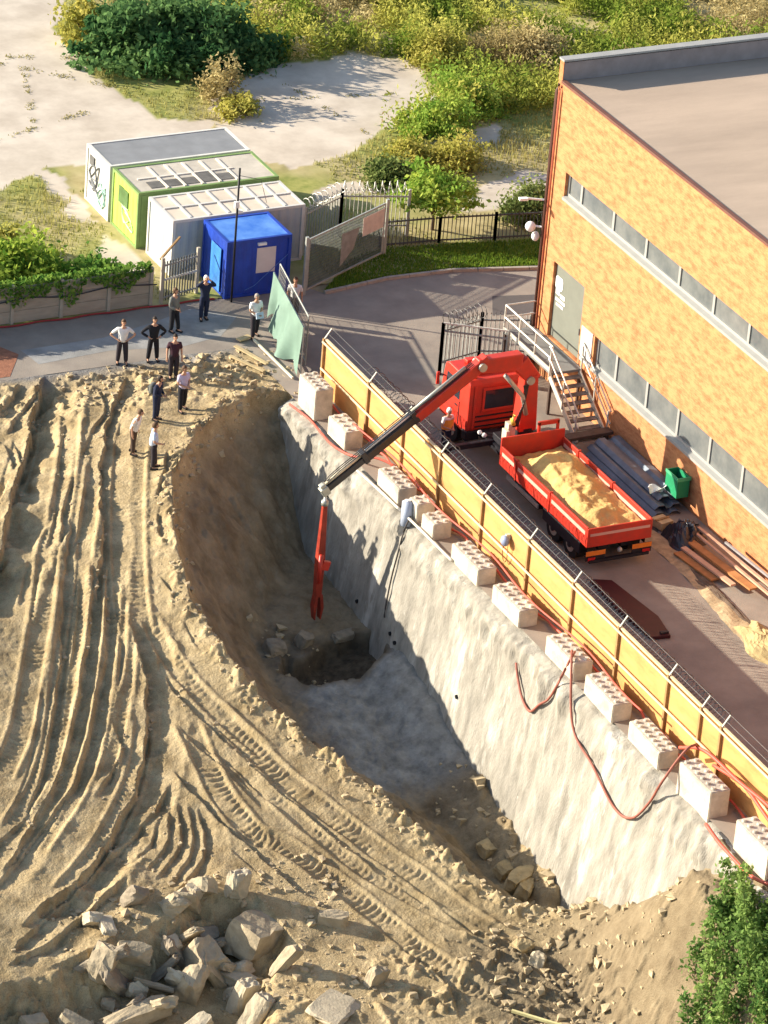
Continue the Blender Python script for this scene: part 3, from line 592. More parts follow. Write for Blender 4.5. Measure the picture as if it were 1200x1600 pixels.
# ------------------------------------------------------------------ plywood hoarding
ply=mat('hoarding_ply',(.57,.30,.105,1),.75,.22,1.6,.1,10,stretch=(1,.5,1.4)); timber=mat('fence_timber',(.33,.20,.085,1),.8,.2,3); lite=mat('rail_pale',(.72,.58,.36,1),.7,.12,3)
FX_=2.0; FH=2.12; ys=[9.4,5.6,2.7,-.25,-3.55,-7.0,-10.2,-13.4,-16.75,-18.9,-20.2,-23.6,-27.2,-30.5]
hd=thing('hoarding','long orange plywood hoarding with posts and barbed-wire brackets above the pit','fence',(FX_,-8,0))
for a,b in zip(ys[:-1],ys[1:]):
    MB().box(FX_-.012,FX_+.012,b+.012,a-.012,.04,FH).build('panel',ply,hd)
for y in ys:
    MB().box(FX_-.11,FX_-.015,y-.05,y+.05,0,FH+.06).build('post',timber,hd)
    mb=MB().beam((FX_-.05,y,FH+.04),(FX_+.24,y+.04,FH+.40),.05,.04); mb.build('bracket',mat('bracket_pale',(.5,.5,.42,1),.6),hd)
for z in (FH-.06,.98): MB().box(FX_-.15,FX_-.112,ys[-1],ys[0],z-.035,z+.035).build('rail',lite,hd)
MB().box(FX_-.05,FX_+.05,ys[-1],ys[0],FH+.003,FH+.05).build('capping',lite,hd)
mb=MB()
for k in (.15,.34): mb.tube([(FX_+.36*k/.5,y+rng.normal(0,.01),FH+.06+k) for y in np.arange(ys[0],ys[-1],-1.6)],.006,4)
mb.build('barbed_wire',wire,hd)
coil(MB(),[(FX_+.36,6.2,FH+.1),(FX_+.36,-19.8,FH-.02)],.23,.24,.015).build('razor_wire',wire,hd)
LY=-5.6
t=thing('work_lamp','small blue-grey round lamp hung on the plywood hoarding','lamp',(FX_-.2,-4.7,1.5))
ball((FX_-.22,LY,1.42),.2,sz=(.7,1,1)).build('lamp_head',mat('lamp_bluegrey',(.25,.30,.45,1),.35,.2,4),t,smooth=True)
MB().obox((FX_-.1,LY+.03,1.55),(.16,.12,.2)).build('bracket',steel,t)
MB().tube([(FX_-.14,LY+.05+.3*math.sin(a)*(.6),.98+.42*math.cos(a)) for a in [i*.3 for i in range(18)]],.018,5).build('cable',timber,t)
# ------------------------------------------------------------------ concrete blocks on the wall's shoulder
conc=mat('block_concrete',(.54,.475,.385,1),.85,.28,1.6,.5,12)
def blockmesh(L,W,H):
    bm=bmesh.new(); bmesh.ops.create_cube(bm,size=1); bmesh.ops.scale(bm,vec=(W,L,H),verts=bm.verts); bmesh.ops.translate(bm,vec=(0,0,H/2),verts=bm.verts)
    bmesh.ops.bevel(bm,geom=[e for e in bm.edges],offset=.025,segments=2,affect='EDGES')
    n=int(L/.3)
    for i in range(n):
        for sx in (-1,1):
            r=bmesh.ops.create_cone(bm,cap_ends=True,segments=10,radius1=.085,radius2=.065,depth=.07)
            bmesh.ops.translate(bm,vec=(sx*W*.24,(i-(n-1)/2)*L/n,H+.04),verts=r['verts'])
    me=bpy.data.meshes.new('concrete_block'); bm.to_mesh(me); bm.free(); me.materials.append(conc); return me
bl=[(8.0,1.62,1.35,'tall pale studded concrete block at the far end of the row, by the green sheet'),
(5.5,1.6,.8,'pale studded concrete block second in the row, left of the boom'),
(1.1,1.9,.75,'studded concrete block just under the crane boom'),
(-.75,.7,.8,'short upright concrete block next to the blue-white drum'),
(-2.0,1.0,.7,'short studded concrete block wedged among red cables'),
(-4.9,2.2,.72,'concrete block below the round lamp on the hoarding'),
(-8.0,2.2,.72,'half-buried concrete block between the lamp and the hanging hose loop'),
(-11.8,2.2,.75,'concrete block with the red hose loop draped over its corner'),
(-14.6,2.2,.78,'concrete block just right of the draped hose loop'),
(-17.7,2.3,.72,'low concrete block under a hoarding post, third from the frame edge'),
(-20.9,2.2,1.35,'tall concrete block in front of the close pair of posts'),
(-24.6,2.2,1.35,'tall bright concrete block nearest the camera, above the shrub')]
BM_={}
for i,(y,L,H,lab) in enumerate(bl):
    k=(L,H)
    if k not in BM_: BM_[k]=blockmesh(L*.93,.72,H*.93)
    o=bpy.data.objects.new('concrete_block',BM_[k]); COL.objects.link(o); o.location=(1.05+rng.normal(0,.03),y,-.04-(.25 if H>1 and i>5 else 0)); o.rotation_euler=(rng.normal(0,.015),0,rng.normal(0,.02)); tag(o,lab,'concrete block','concrete blocks lined along the hoarding')
t=thing('plastic_drum','bluish white drum lying against the short concrete block','drum',(.5,-.7,0)); MB().tube([(.5,-.75,-.25),(.62,-.55,.6)],.2,12).build('body',mat('drum_blue',(.42,.47,.58,1),.5,.1,3),t,smooth=True); MB().tube([(.623,-.55,.61),(.63,-.54,.66)],.12,10).build('lid',white,t)
# hoses
hose=mat('hose_red',(.55,.10,.065,1),.5,.15,3); hose2=mat('hose_brown',(.30,.10,.07,1),.6,.15,3)
def hosething(label,pts,r=.04,m=hose,cat='hose'):
    mb=MB().tube(smooth_line(pts,.15),r,7); o=mb.build('hose' if cat=='hose' else cat,m,smooth=True); tag(o,label,cat); return o
def wob(y0,y1,x,z,ax,az,st=.5):
    return [(x+rng.normal(0,ax),y,z+abs(rng.normal(0,az))) for y in np.arange(y0,y1,-st)]
hosething('bright red hose running along the foot of the hoarding',wob(8,-27,1.72,.12,.06,.07),.045)
hosething('thin red hose laid over the tops of the concrete blocks',[(x,y,.9 if True else 0) for x,y in [(1.25+.12*math.sin(y*.9),y) for y in np.arange(5,-17,-.6)]],.035)
hosething('red hose sagging in front of the two far blocks',[(.3,8.6,.1),(.55,7.4,.02),(.5,6.2,.0),(.45,5.1,.05),(.6,3.8,.25),(1.1,3.0,.5),(1.5,2.2,.5)],.045)
def wl(y,d): return wallpt(y,d,.08)
hosething('red-brown hose looping down the wall from the middle block',[(1.0,-12.3,.8),(.68,-12.6,.75),wl(-12.30,.35),wl(-11.90,1.0),wl(-11.40,1.5),wl(-10.70,1.35),wl(-10.10,.9),wl(-9.80,.5)],.045,hose2)
hosething('long thin red hose hanging down the wall and back up to the tall block',[(.95,-12.2,.8),(.62,-12.8,.7),wl(-14.0,.7),wl(-15.6,1.3),wl(-17.4,1.7),wl(-18.6,1.4),wl(-19.3,.5),(.22,-19.7,.08),(.58,-19.8,.8),(.95,-19.9,1.4),(1.4,-19.7,1.35)],.045,hose2)
hosething('red hose bundle sagging under the nearest tall block',[(1.3,-18.9,.8),(1.4,-20.2,1.4),(1.5,-22.2,1.4),(1.55,-24.2,1.5),(1.3,-26.0,1.4),(.75,-26.6,.5),(.34,-25.6,.06),(.30,-23.7,.04),(.42,-22.3,.1)],.06)
hosething('red cable tangled between hoarding and blocks at the near end',[(1.6,-20.5,1.0),(1.62,-21.6,1.2),(1.6,-22.6,1.3),(1.62,-24.5,.9),(1.6,-27,.8)],.06)
o=hosething('dark cable hanging straight down the sprayed wall',[(.6,-.9,.2),wl(-.95,.1),wl(-1.0,1.0),wl(-.95,2.0),wl(-1.1,3.0),wl(-1.2,3.3)],.03,mat('cable_dark',(.06,.05,.045,1),.6),'cable')
o=hosething('straight white pipe lying along the top of the sprayed wall',[(.4,3.6,.05),(.5,1.2,.08),(.55,-1.4,.1),(.62,-4.1,.06)],.05,mat('pipe_white',(.66,.6,.5,1),.5),'pipe')
# ------------------------------------------------------------------ tipper truck with knuckle-boom crane
tred=mat('truck_red',(.62,.035,.016,1),.42,0,1.6,spec=.45,c2=(.40,.04,.025,1)); tdk=mat('chassis_black',(.018,.017,.022,1),.55,.3,4); rub=mat('rubber',(.02,.02,.02,1),.85,.2,6); chrome=mat('hydraulic_grey',(.42,.42,.36,1),.35,.15,4,metal=.4); orangem=mat('lamp_orange',(.75,.22,.03,1),.4,.1,3); stripe=mat('pale_stripe',(.66,.38,.30,1),.5,.1,2)
tk=thing('crane_truck','red tipper truck with a knuckle-boom crane reaching over the hoarding','truck',(6,-1,0))
BX0,BX1,BY0,BY1,BZ,BT=4.72,7.28,-6.1,.4,1.05,1.68
MB().box(5.35,5.75,-5.9,5.3,.62,.9).box(6.25,6.65,-5.9,5.3,.62,.9).box(5.2,6.8,.6,2.9,.9,1.02).build('chassis',tdk,tk)
MB().box(BX0+.02,BX1-.02,BY0+.02,BY1-.02,.92,BZ).build('bed_floor',tred,tk)
def side(x0,x1):
    out=[]
    secs=[(BY1,-.75),(-.82,-3.3),(-3.37,BY1*0+BY0)]
    for a,b in secs:
        top=BT
        o=MB().box(x0,x1,b,a,.95,top).build('side_panel',tred,tk,bev=.015)
        xs=(x0-.006) if x0<6 else (x0-.006)
        MB().box(xs-.006,xs,b+.12,a-.12,1.36,1.5).build('stripe',stripe,o)
        if x0>6: pass
    MB().box(x0-.03,x1+.03,-.82,-.75,.9,BT+.04).box(x0-.03,x1+.03,-3.37,-3.3,.9,BT+.03).build('side_post',tred,tk,bev=.01)
side(BX0,BX0+.07); side(BX1-.07,BX1)
o=MB().box(BX0,BX1,BY0-.07,BY0,.93,BT-.02).build('tailgate',tred,tk,bev=.015)
MB().box(BX0+.1,BX1-.1,BY0-.082,BY0-.072,1.36,1.46).build('stripe',stripe,o)
MB().box(BX0,BX1,BY1,BY1+.08,.93,BT+.32).build('headboard',tred,tk,bev=.02)
MB().box(BX0+1.5,BX0+1.6,BY1+.1,BY1+.2,1.0,2.35).box(BX1-.3,BX1-.2,BY1+.1,BY1+.2,1.0,2.35).box(BX0+1.5,BX1-.2,BY1+.1,BY1+.2,2.2,2.36).build('crane_rest',tred,tk,bev=.02)
for xa,xb in ((BX0-.02,BX0+.75),(BX1-.75,BX1+.02)):
    MB().box(xa,xb,BY0-.115,BY0-.085,.42,.8).build('mudguard',tdk,tk,bev=.01); MB().box(xa,xb,BY0-.123,BY0-.117,.62,.8).build('marker_board',orangem,tk)
MB().box(BX0+.1,BX1-.1,BY0-.2,BY0-.08,.36,.47).build('bumper',tdk,tk)
ball((6.0,BY0-.16,.72),.1).build('tow_hook',chrome,tk,smooth=True)
for x in (BX0+.2,BX1-.2): MB().box(x-.14,x+.14,BY0-.16,BY0-.125,.44,.56).build('tail_lamp',mat('lamp_red',(.5,.02,.02,1),.3),tk)
def wheel(x,y,wd=.3,r=.5):
    s=-1 if x<6 else 1
    w_=MB().tube([(x-wd/2,y,r),(x-wd/2+.05,y,r),(x+wd/2-.05,y,r),(x+wd/2,y,r)],r,22).build('wheel',rub,tk)
    xo=x+s*wd/2
    MB().tube([(xo-s*.1,y,r),(xo+s*.012,y,r)],r*.55,16).build('rim',chrome,w_); MB().tube([(xo,y,r),(xo+s*.06,y,r)],.11,10).build('hub',tdk,w_)
for y in (-5.0,-3.75): 
    for x in (4.95,7.05): wheel(x,y,.42)
for x in (4.95,7.05): wheel(x,4.35,.32)
MB().box(4.69,4.72,-5.75,-3.0,.5,.94).build('mudguard',tdk,tk,bev=.01); MB().box(7.28,7.31,-5.75,-3.0,.5,.94).build('mudguard',tdk,tk,bev=.01)  # black mudguard sheets added to darken the shaded area round the rear wheels
MB().box(4.8,5.2,-2.4,-.6,.5,.9).build('fuel_tank',tdk,tk,bev=.05); MB().beam((4.72,-2.6,.75),(4.72,-.2,.75),.05,.16).build('side_guard',chrome,tk)
MB().box(6.8,7.2,-2.2,-.4,.5,.9).build('toolbox',tdk,tk,bev=.03)
# cab
CX0,CX1,CY0,CY1=4.78,7.2,3.15,5.35
prof=[(CY0,.95),(CY0,2.75),(CY0+.12,2.9),(CY1-.45,2.93),(CY1-.18,2.8),(CY1,1.85),(CY1+.03,.75),(CY0+.2,.75)]
mb=MB(); n_=len(prof); mb.add([(CX0,y,z) for y,z in prof]+[(CX1,y,z) for y,z in prof],[tuple(range(n_)),tuple(range(n_,2*n_))[::-1]]+[(i,n_+i,n_+(i+1)%n_,(i+1)%n_) for i in range(n_)])
cab=mb.build('cab',tred,tk,bev=.05)
cg=mat('cab_glass',(.03,.035,.045,1),.08,.2,2,spec=.6)
bw=MB().box(CX0+.62,CX1-.62,CY0-.035,CY0-.006,1.75,2.5).build('window',cg,cab,bev=.02)
mb=MB()
for a in ((CX0+.52,CX1-.52,2.5,2.6),(CX0+.52,CX1-.52,1.65,1.75),(CX0+.52,CX0+.62,1.75,2.5),(CX1-.62,CX1-.52,1.75,2.5)): mb.box(a[0],a[1],CY0-.06,CY0-.004,a[2],a[3])
mb.build('frame',tred,bw,bev=.015)
MB().box(CX0-.012,CX0-.004,CY0+.75,CY1-.4,1.85,2.55).build('window',cg,cab); MB().box(CX1+.004,CX1+.012,CY0+.75,CY1-.4,1.85,2.55).build('window',cg,cab)
wsx=MB(); wsx.add([(CX0+.15,CY1+.012,1.88),(CX1-.15,CY1+.012,1.88),(CX1-.25,CY1-.15,2.72),(CX0+.25,CY1-.15,2.72)],[(0,1,2,3)]); wsx.build('windscreen',cg,cab)
MB().box(CX0+.3,CX1-.3,CY0-.03,CY0-.004,1.05,1.1).box(CX0+.3,CX1-.3,CY0-.03,CY0-.004,1.25,1.3).box(CX0+.3,CX1-.3,CY0-.03,CY0-.004,1.45,1.5).build('vent',tdk,cab)
for xx_ in (CX0+.22,CX1-.22): MB().box(xx_-.05,xx_+.05,CY0-.05,CY0-.004,1.0,2.7).build('corner_post',tred,cab,bev=.02)
MB().box(CX0-.016,CX0-.004,CY0+.7,CY0+.74,.9,1.8).box(CX0-.02,CX0-.004,CY0+.85,CY0+1.05,1.55,1.6).build('door_trim',tdk,cab)
for x,s in ((CX0,-1),(CX1,1)):
    MB().beam((x,CY1-.3,2.3),(x+s*.28,CY1-.2,2.4),.04).build('mirror_arm',tdk,cab); MB().box(x+s*.28-.06,x+s*.28+.06,CY1-.25,CY1-.17,1.95,2.45).build('mirror',tred,cab,bev=.02)
MB().box(CX0+.3,CX1-.3,CY0+.5,CY0+.95,2.945,3.06).box(CX0+.5,CX0+.9,CY1-.9,CY1-.6,2.945,3.1).build('roof_deflector',tred,cab,bev=.04)
for x in (CX0+.3,CX1-.35): MB().tube([(x,CY0+.3,2.93),(x,CY0+.3,3.1)],.09,10).build('beacon',orangem,cab,smooth=True)
MB().tube([(CX1-.2,CY0-.15,1.0),(CX1-.2,CY0-.15,2.75)],.09,10).build('exhaust',chrome,tk,smooth=True)
MB().box(CX0-.06,CX0+.5,CY0-.05,CY0+.3,.55,.92).build('wheel_arch',tdk,tk,bev=.03)
# crane: column, inner arm, boom
cx,cy=6.25,1.62
MB().box(5.3,6.9,1.15,2.15,1.021,1.32).build('crane_base',tdk,tk,bev=.03)
MB().tube([(cx,cy,1.25),(cx,cy,1.7)],.36,16).build('slew_ring',tdk,tk,smooth=False)
T=Vector((6.2,1.6,3.62)); E=Vector((4.12,1.46,4.5)); A=Vector((-1.82,1.06,.66)); dB=(A-E).normalized()
MB().beam((cx,cy,1.6),T+Vector((.05,0,.15)),.62,.72,up=(1,0,0),w2=.46,h2=.56).build('crane_column',tred,tk,bev=.04)
arm=MB(); Mid=(T+E)/2+Vector((0,0,.32))
arm.beam(T+Vector((.25,.02,-.1)),Mid+Vector((.55,0,0)),.40,.55,w2=.46,h2=.68).beam(Mid+Vector((.62,0,.02)),E+Vector((-.15,0,.0)),.46,.68,w2=.40,h2=.54)
arm.build('inner_arm',tred,tk,bev=.05)
for p in (T,E): MB().tube([p+Vector((0,-.3,0)),p+Vector((0,.3,0))],.16,14).build('pivot_pin',chrome,tk,smooth=False)
up=Vector((0,0,1)); nb=dB.cross(Vector((0,1,0))); nb=nb if nb.z>0 else -nb
P1=E+dB*3.0; P2=E+dB*5.3; P3=A-dB*.0
bo=MB().beam(E-dB*.35,P1,.36,.46,w2=.34,h2=.40).build('boom',tred,tk,bev=.03)
blk=mat('boom_black',(.022,.02,.022,1),.4,.2,3,spec=.5)
MB().beam(P1-dB*.05,P2,.27,.32).build('boom_extension',blk,tk,bev=.02); MB().beam(P2-dB*.05,P3,.2,.25).build('boom_extension',blk,tk,bev=.02)
MB().tube([E+dB*.5+nb*.31,P1+nb*.30],.07,10).build('boom_cylinder',chrome,tk,smooth=True)
MB().tube([P1+dB*.1+nb*.25,P2-dB*.15+nb*.25],.065,10).build('boom_cylinder',white,tk,smooth=True)
MB().tube([P2+dB*.05+nb*.2,P3-dB*.1+nb*.2],.06,10).build('boom_cylinder',mat('cylinder_cream',(.72,.62,.42,1),.4),tk,smooth=True)
for p in (P1,P2): MB().obox(p+nb*.08,(.2,.34,.5),(0,math.atan2(dB.z,-dB.x),0)).build('boom_collar',blk,tk,bev=.02)
mb=MB().obox(P3+dB*.06,(.3,.3,.34),(0,math.atan2(dB.z,-dB.x),0)); mb.obox(P3+dB*.05+nb*.22,(.18,.22,.16),(0,math.atan2(dB.z,-dB.x),0)); mb.build('boom_head',chrome,tk,bev=.03)
mb=MB(); mb.tube([T+Vector((-.1,-.32,-1.3)),T+Vector((-.3,-.3,-.55)),T+Vector((-.75,-.25,.0)),T+Vector((-1.05,-.22,.35))],.085,10); mb.build('lift_cylinder',chrome,tk,smooth=True)
mb=MB().box(5.45,5.75,1.3,1.6,1.33,2.0).box(5.3,5.45,1.15,1.5,1.33,1.8); mb.build('valve_block',mat('valve_cream',(.55,.5,.38,1),.5,.2,5),tk,bev=.02)
MB().tube([(5.62,1.25,2.0),(5.5,1.2,2.25),(5.6,1.2,2.4)],.08,8).build('filter',mat('filter_yellow',(.7,.6,.1,1),.4),tk,smooth=True)
mb=MB()
for k in range(5): mb.tube(smooth_line([(5.6+.05*k,1.25,1.9),(5.75+.04*k,1.15,2.5+.1*k),(6.0,1.25,2.9),(5.9+.05*k,1.3,3.5)],.1),.022,5)
mb.build('hydraulic_hose',blk,tk)
MB().beam((5.3,2.05,.98),(3.1,2.05,.98),.18,.2).build('outrigger',tdk,tk,bev=.02); MB().tube([(3.15,2.05,.98),(3.15,2.05,.06)],.07,10).build('outrigger_leg',chrome,tk,smooth=True); MB().tube([(3.15,2.05,.005),(3.15,2.05,.06)],.24,12).build('outrigger_foot',tdk,tk)
for k,(x,y) in enumerate(((5.0,2.55),(5.05,2.3))): ball((x,y,1.15),.09).build('coupling',white,tk,smooth=True)
mb=MB()
for k_ in (-.1,.0,.1): mb.tube(smooth_line([E+dB*.2+nb*.26+Vector((0,k_,0)),E+dB*1.6+nb*.24+Vector((0,k_,0)),P1+nb*.30+Vector((0,k_,.04)),P2+nb*.30+Vector((0,k_,.03)),A-dB*.2+nb*.26+Vector((0,k_,0)),A+Vector((.08,k_,-.3))],.3),.018,5)
mb.build('hydraulic_hose',blk,tk)
# the hanging grab
gr_z=-4.85
rr=mat('grab_red',(.30,.035,.018,1),.5,.3,2.5)
MB().tube([A+Vector((0,0,.0)),A+Vector((-.0,0,-.45))],.055,8).build('link',white,tk); MB().tube([A+Vector((0,0,-.45)),A+Vector((0,0,-.62))],.13,12).build('rotator',chrome,tk,smooth=True)
g0=A+Vector((0,0,-.6)); 
dp=MB().beam(g0,g0+Vector((-.02,0,-2.3)),.17,.17,w2=.30,h2=.28,up=(0,1,0)); dp.beam(g0+Vector((-.02,0,-2.25)),g0+Vector((-.03,0,-3.7)),.30,.28,w2=.25,h2=.26,up=(0,1,0))
dp=dp.build('dipper',rr,tk,bev=.03)
MB().tube([g0+Vector((-.1,-.24,-1.9)),g0+Vector((-.14,-.26,-3.0))],.085,8).build('grab_cylinder',tred,dp,smooth=True); MB().obox(g0+Vector((.1,-.22,-2.35)),(.3,.16,.35),(0,.3,0)).build('bracket',tred,dp,bev=.02)
for s in (-1,1):
    mb=MB(); b0=g0+Vector((s*.08,0,-3.6)); mb.beam(b0,b0+Vector((s*.06,0,-.5)),.13,.26,w2=.13,h2=.32,up=(0,1,0)).beam(b0+Vector((s*.06,0,-.48)),b0+Vector((s*.03,0,-1.0)),.13,.32,w2=.05,h2=.28,up=(0,1,0)); mb.build('grab_jaw',rr,tk,bev=.02)
# sand in the bed (a load that could be tipped off)
nx,ny=60,130; sx=np.linspace(BX0+.09,BX1-.09,nx); sy=np.linspace(BY0+.02,BY1-.02,ny); SX,SY=np.meshgrid(sx,sy)
rd=np.exp(-((SX-6.0-.08*(SY+2.5))/.80)**2)*sstep(BY1-.3,BY1-1.5,SY)*sstep(BY0-.3,BY0+1.7,SY)
SZ=1.24+.62*np.minimum(rd*1.25,.95)*(.85+.5*fbm(SX,SY,1.3,3,201))+.09*fbm(SX,SY,3,4,205)+.12*sstep(BX0+1.2,BX1,SX)
SZ=np.where((SX<sx[1])|(SX>sx[-2])|(SY<sy[1])|(SY>sy[-2]),1.06,SZ)
tag(npmesh('sand_load',np.stack([SX,SY,SZ],-1).reshape(-1,3),gridfaces(nx,ny),mat('load_sand',(.56,.38,.14,1),.95,.15,3,.5,14)),'golden heap of sand filling the red truck bed','sand')
# ------------------------------------------------------------------ containers
corr=lambda x:0
def container(name,label,x0,x1,y0,y1,h,wallm,roofm_,framem,roofbars=0,corrug=True,roofpanel=None):
    t=thing(name,label,'container',((x0+x1)/2,y0,0))
    mb=MB()
    # corrugated skins
    def skin(a,b,nrm):
        A=Vector(a);B=Vector(b);L=(B-A).length;n=int(L/.09); d=(B-A)/n; N=Vector(nrm)*.018
        vs=[];fs=[]
        for i in range(n+1):
            o=N if (i//2)%2 and corrug else Vector((0,0,0)); p=A+d*i+o
            vs+=[p+Vector((0,0,.12)),p+Vector((0,0,h-.1))]
        mb.add(vs,[(2*i,2*i+2,2*i+3,2*i+1) for i in range(n)])
    skin((x0+.05,y0+.05,0),(x1-.05,y0+.05,0),(0,-1,0)); skin((x0+.05,y1-.05,0),(x1-.05,y1-.05,0),(0,1,0)); skin((x0+.05,y0+.05,0),(x0+.05,y1-.05,0),(-1,0,0)); skin((x1-.05,y0+.05,0),(x1-.05,y1-.05,0),(1,0,0))
    mb.build('wall',wallm,t)
    if 'green' in label: MB().box(x0+.14,x1-.14,y0-.012,y0+.03,.14,h-.12).build('side_shade_panel',cgd,t)  # darker green panel paints the shade on the side turned from the sun
    MB().box(x0+.04,x1-.04,y0+.04,y1-.04,h-.1,h-.03).build('roof',roofm_,t)
    f=MB(); e=.13
    for x in (x0,x1-e):
        for y in (y0,y1-e): f.box(x,x+e,y,y+e,0.02,h)
    for z in (.02,h-.121):
        for y in (y0,y1-e): f.box(x0+e,x1-e,y+.004,y+e-.004,z+.003,z+e-.012)
        for x in (x0,x1-e): f.box(x+.004,x+e-.004,y0+e,y1-e,z+.003,z+e-.012)
    f.build('frame',framem,t)
    if roofbars:
        b=MB()
        for i in range(1,roofbars): x=x0+(x1-x0)*i/roofbars; b.box(x-.05,x+.05,y0+e,y1-e,h-.028,h+.02)
        b.box(x0+e,x1-e,(y0+y1)/2-.05,(y0+y1)/2+.05,h-.028,h+.015); b.build('roof_bar',framem,t)
    return t
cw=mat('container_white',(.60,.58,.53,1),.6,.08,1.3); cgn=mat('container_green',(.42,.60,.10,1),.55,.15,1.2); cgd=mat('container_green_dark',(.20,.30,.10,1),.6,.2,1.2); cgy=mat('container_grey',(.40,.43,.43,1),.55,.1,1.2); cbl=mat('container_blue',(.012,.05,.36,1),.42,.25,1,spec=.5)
roofg=mat('roof_grey',(.24,.245,.25,1),.75,.12,1.2); roofp=mat('roof_dusty',(.50,.45,.37,1),.85,.2,.9); roofw=mat('roof_cream',(.62,.53,.42,1),.85,.15,1.0); rbar=mat('roof_rib',(.66,.61,.52,1),.7,.1,2)
t=container('site_container','white site cabin with grey roof and graffiti on its end',.25,6.35,25.75,28.15,2.42,cw,roofg,mat('container_frame_white',(.66,.64,.58,1),.6,.1,2))
def scrib(par,m,x,cy_,cz_,w_,h_,n,seed,r=.03):
    g=np.random.default_rng(seed); mb=MB(); pts=[(x,cy_+w_*(.5*math.sin(i*1.9+seed)+.25*g.normal()),cz_+h_*(.5*math.cos(i*1.3)+.2*g.normal())) for i in range(n)]
    mb.tube(smooth_line(pts,.06),r,4); mb.build('graffiti',m,par)
scrib(t,mat('paint_grey',(.16,.17,.18,1),.7),.262,27.3,1.15,.7,.8,14,3); scrib(t,mat('paint_teal',(.30,.5,.42,1),.7),.264,26.5,.9,.6,.7,12,5)
MB().box(.245,.262,27.35,27.8,1.7,2.1).build('vent',mat('vent_dark',(.12,.12,.12,1),.6),t)
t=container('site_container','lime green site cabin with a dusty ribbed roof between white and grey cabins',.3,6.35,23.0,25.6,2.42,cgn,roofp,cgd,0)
b=MB()
for i in range(1,6): x=.9+.75*i; b.box(x-.05,x+.05,23.2,25.3,2.39,2.44)
b.box(.8,4.9,24.25,24.35,2.39,2.43).build('roof_bar',rbar,t)
dkp=mat('roof_panel_dark',(.14,.13,.115,1),.7,.3,2)
for i in range(5):
    x=1.0+.75*i; MB().box(x,x+.62,23.35,23.95 if i!=3 else 24.2,2.392,2.41).build('roof_panel',dkp,t)
MB().box(.29,.312,24.0,24.9,1.3,2.0).build('window',mat('green_window',(.10,.18,.07,1),.2),t)
scrib(t,mat('paint_palegreen',(.60,.75,.42,1),.7),.318,24.2,.9,.8,.8,13,8)
t=container('site_container','grey-white cabin with cream panelled roof behind the blue one',.55,6.2,20.2,22.6,2.42,cgy,roofw,cw,7)
t=container('site_container','small bright blue site cabin with a white notice on its front',1.75,4.5,17.75,20.0,2.42,cbl,mat('roof_blue',(.03,.14,.55,1),.4,.5,1.3,c2=(.13,.30,.68,1),spec=.5),cbl)
MB().box(3.05,3.85,17.765,17.785,.95,2.0).build('notice_board',mat('notice_paper',(.62,.57,.55,1),.7,.05,3),t); MB().box(3.05,3.4,17.68,17.8,2.14,2.24).build('lamp',white,t)
MB().tube([(4.35,17.74,1.6),(3.0,17.735,.45),(2.6,17.735,.3)],.012,4).build('cable',mat('cable_blue',(.1,.2,.5,1),.5),t)
MB().box(1.715,1.735,18.2,19.1,.15,1.95).build('door',mat('door_blue',(.05,.20,.55,1),.35,.35,1.5),t)
# mast
t=thing('pole','tall thin black mast with a small white lamp in front of the blue cabin','pole',(1.95,17.5,0))
MB().tube([(1.95,17.5,0),(1.95,17.5,5.6)],.045,8).build('shaft',mat('pole_black',(.02,.02,.022,1),.5),t,smooth=True); MB().box(1.8,1.98,17.38,17.5,4.0,4.25).build('lamp',white,t); MB().box(1.98,2.16,17.42,17.55,3.75,3.85).build('lamp',white,t)
MB().tube([(1.95,17.5,5.3),(3.6,19.0,4.3),(4.6,20.4,2.6)],.012,4).build('cable',blk,t)
# ------------------------------------------------------------------ concrete panel wall at the left with dark cable
cp=mat('panel_concrete',(.37,.31,.24,1),.9,.15,1.6,.25,10,stretch=(.6,1,2.5)); cpd=mat('panel_post',(.40,.35,.28,1),.9,.12,2)
cwl=thing('concrete_panel_wall','low wall of stacked precast concrete planks with ivy over its top','wall',(-5,18.1,0))
xs=[-13.6,-11.3,-9.0,-6.9,-4.9,-2.95,-1.2]
for a,b in zip(xs[:-1],xs[1:]):
    for k in range(3): MB().box(a+.07,b-.07,18.08,18.16,.05+.5*k,.05+.5*k+.488).build('panel',cp,cwl,bev=.012)
for x in xs: MB().box(x-.068,x+.068,18.03,18.2,0,1.62).build('post',cpd,cwl,bev=.01)
tag(MB().tube(smooth_line([(x,18.0,1.0+.08*math.sin(x*1.7)) for x in np.arange(-13.6,-.9,.7)],.2),.028,5).build('cable',blk),'dark cable strung along the concrete plank wall','cable')
tag(MB().tube(smooth_line([(x,17.9+.05*math.sin(x*3),.05) for x in np.arange(-13.6,1.5,.6)],.2),.04,5).build('hose',mat('hose_darkred',(.30,.03,.03,1),.6)),'dark red hose along the foot of the concrete plank wall','hose')
# dark gate between wall and blue cabin
gt=thing('gate','dark barred site gate between the plank wall and the blue cabin','gate',(-.7,19.2,0))
for x,y in ((-.75,18.1),(.95,18.6)): MB().box(x-.06,x+.06,y-.06,y+.06,0,1.95).build('post',cpd,gt)
mb=MB()
for i in range(13): p=Vector((-.65,18.15,0)).lerp(Vector((.9,18.6,0)),i/12); mb.box(p.x-.022,p.x+.022,p.y-.02,p.y+.02,.1,1.75)
mb.build('bars',palb,gt); MB().beam((-.7,18.13,1.6),(.93,18.6,1.6),.06,.06).build('rail',pal,gt); MB().beam((-.7,18.13,.25),(.93,18.6,.25),.06,.06).build('rail',pal,gt)
MB().beam((-.5,18.9,1.5),(.6,19.6,2.0),.07,.07).build('brace',timber,gt); MB().beam((-.75,18.1,1.0),(.95,18.58,1.0),.05,.08).build('lock_bar',steel,gt)
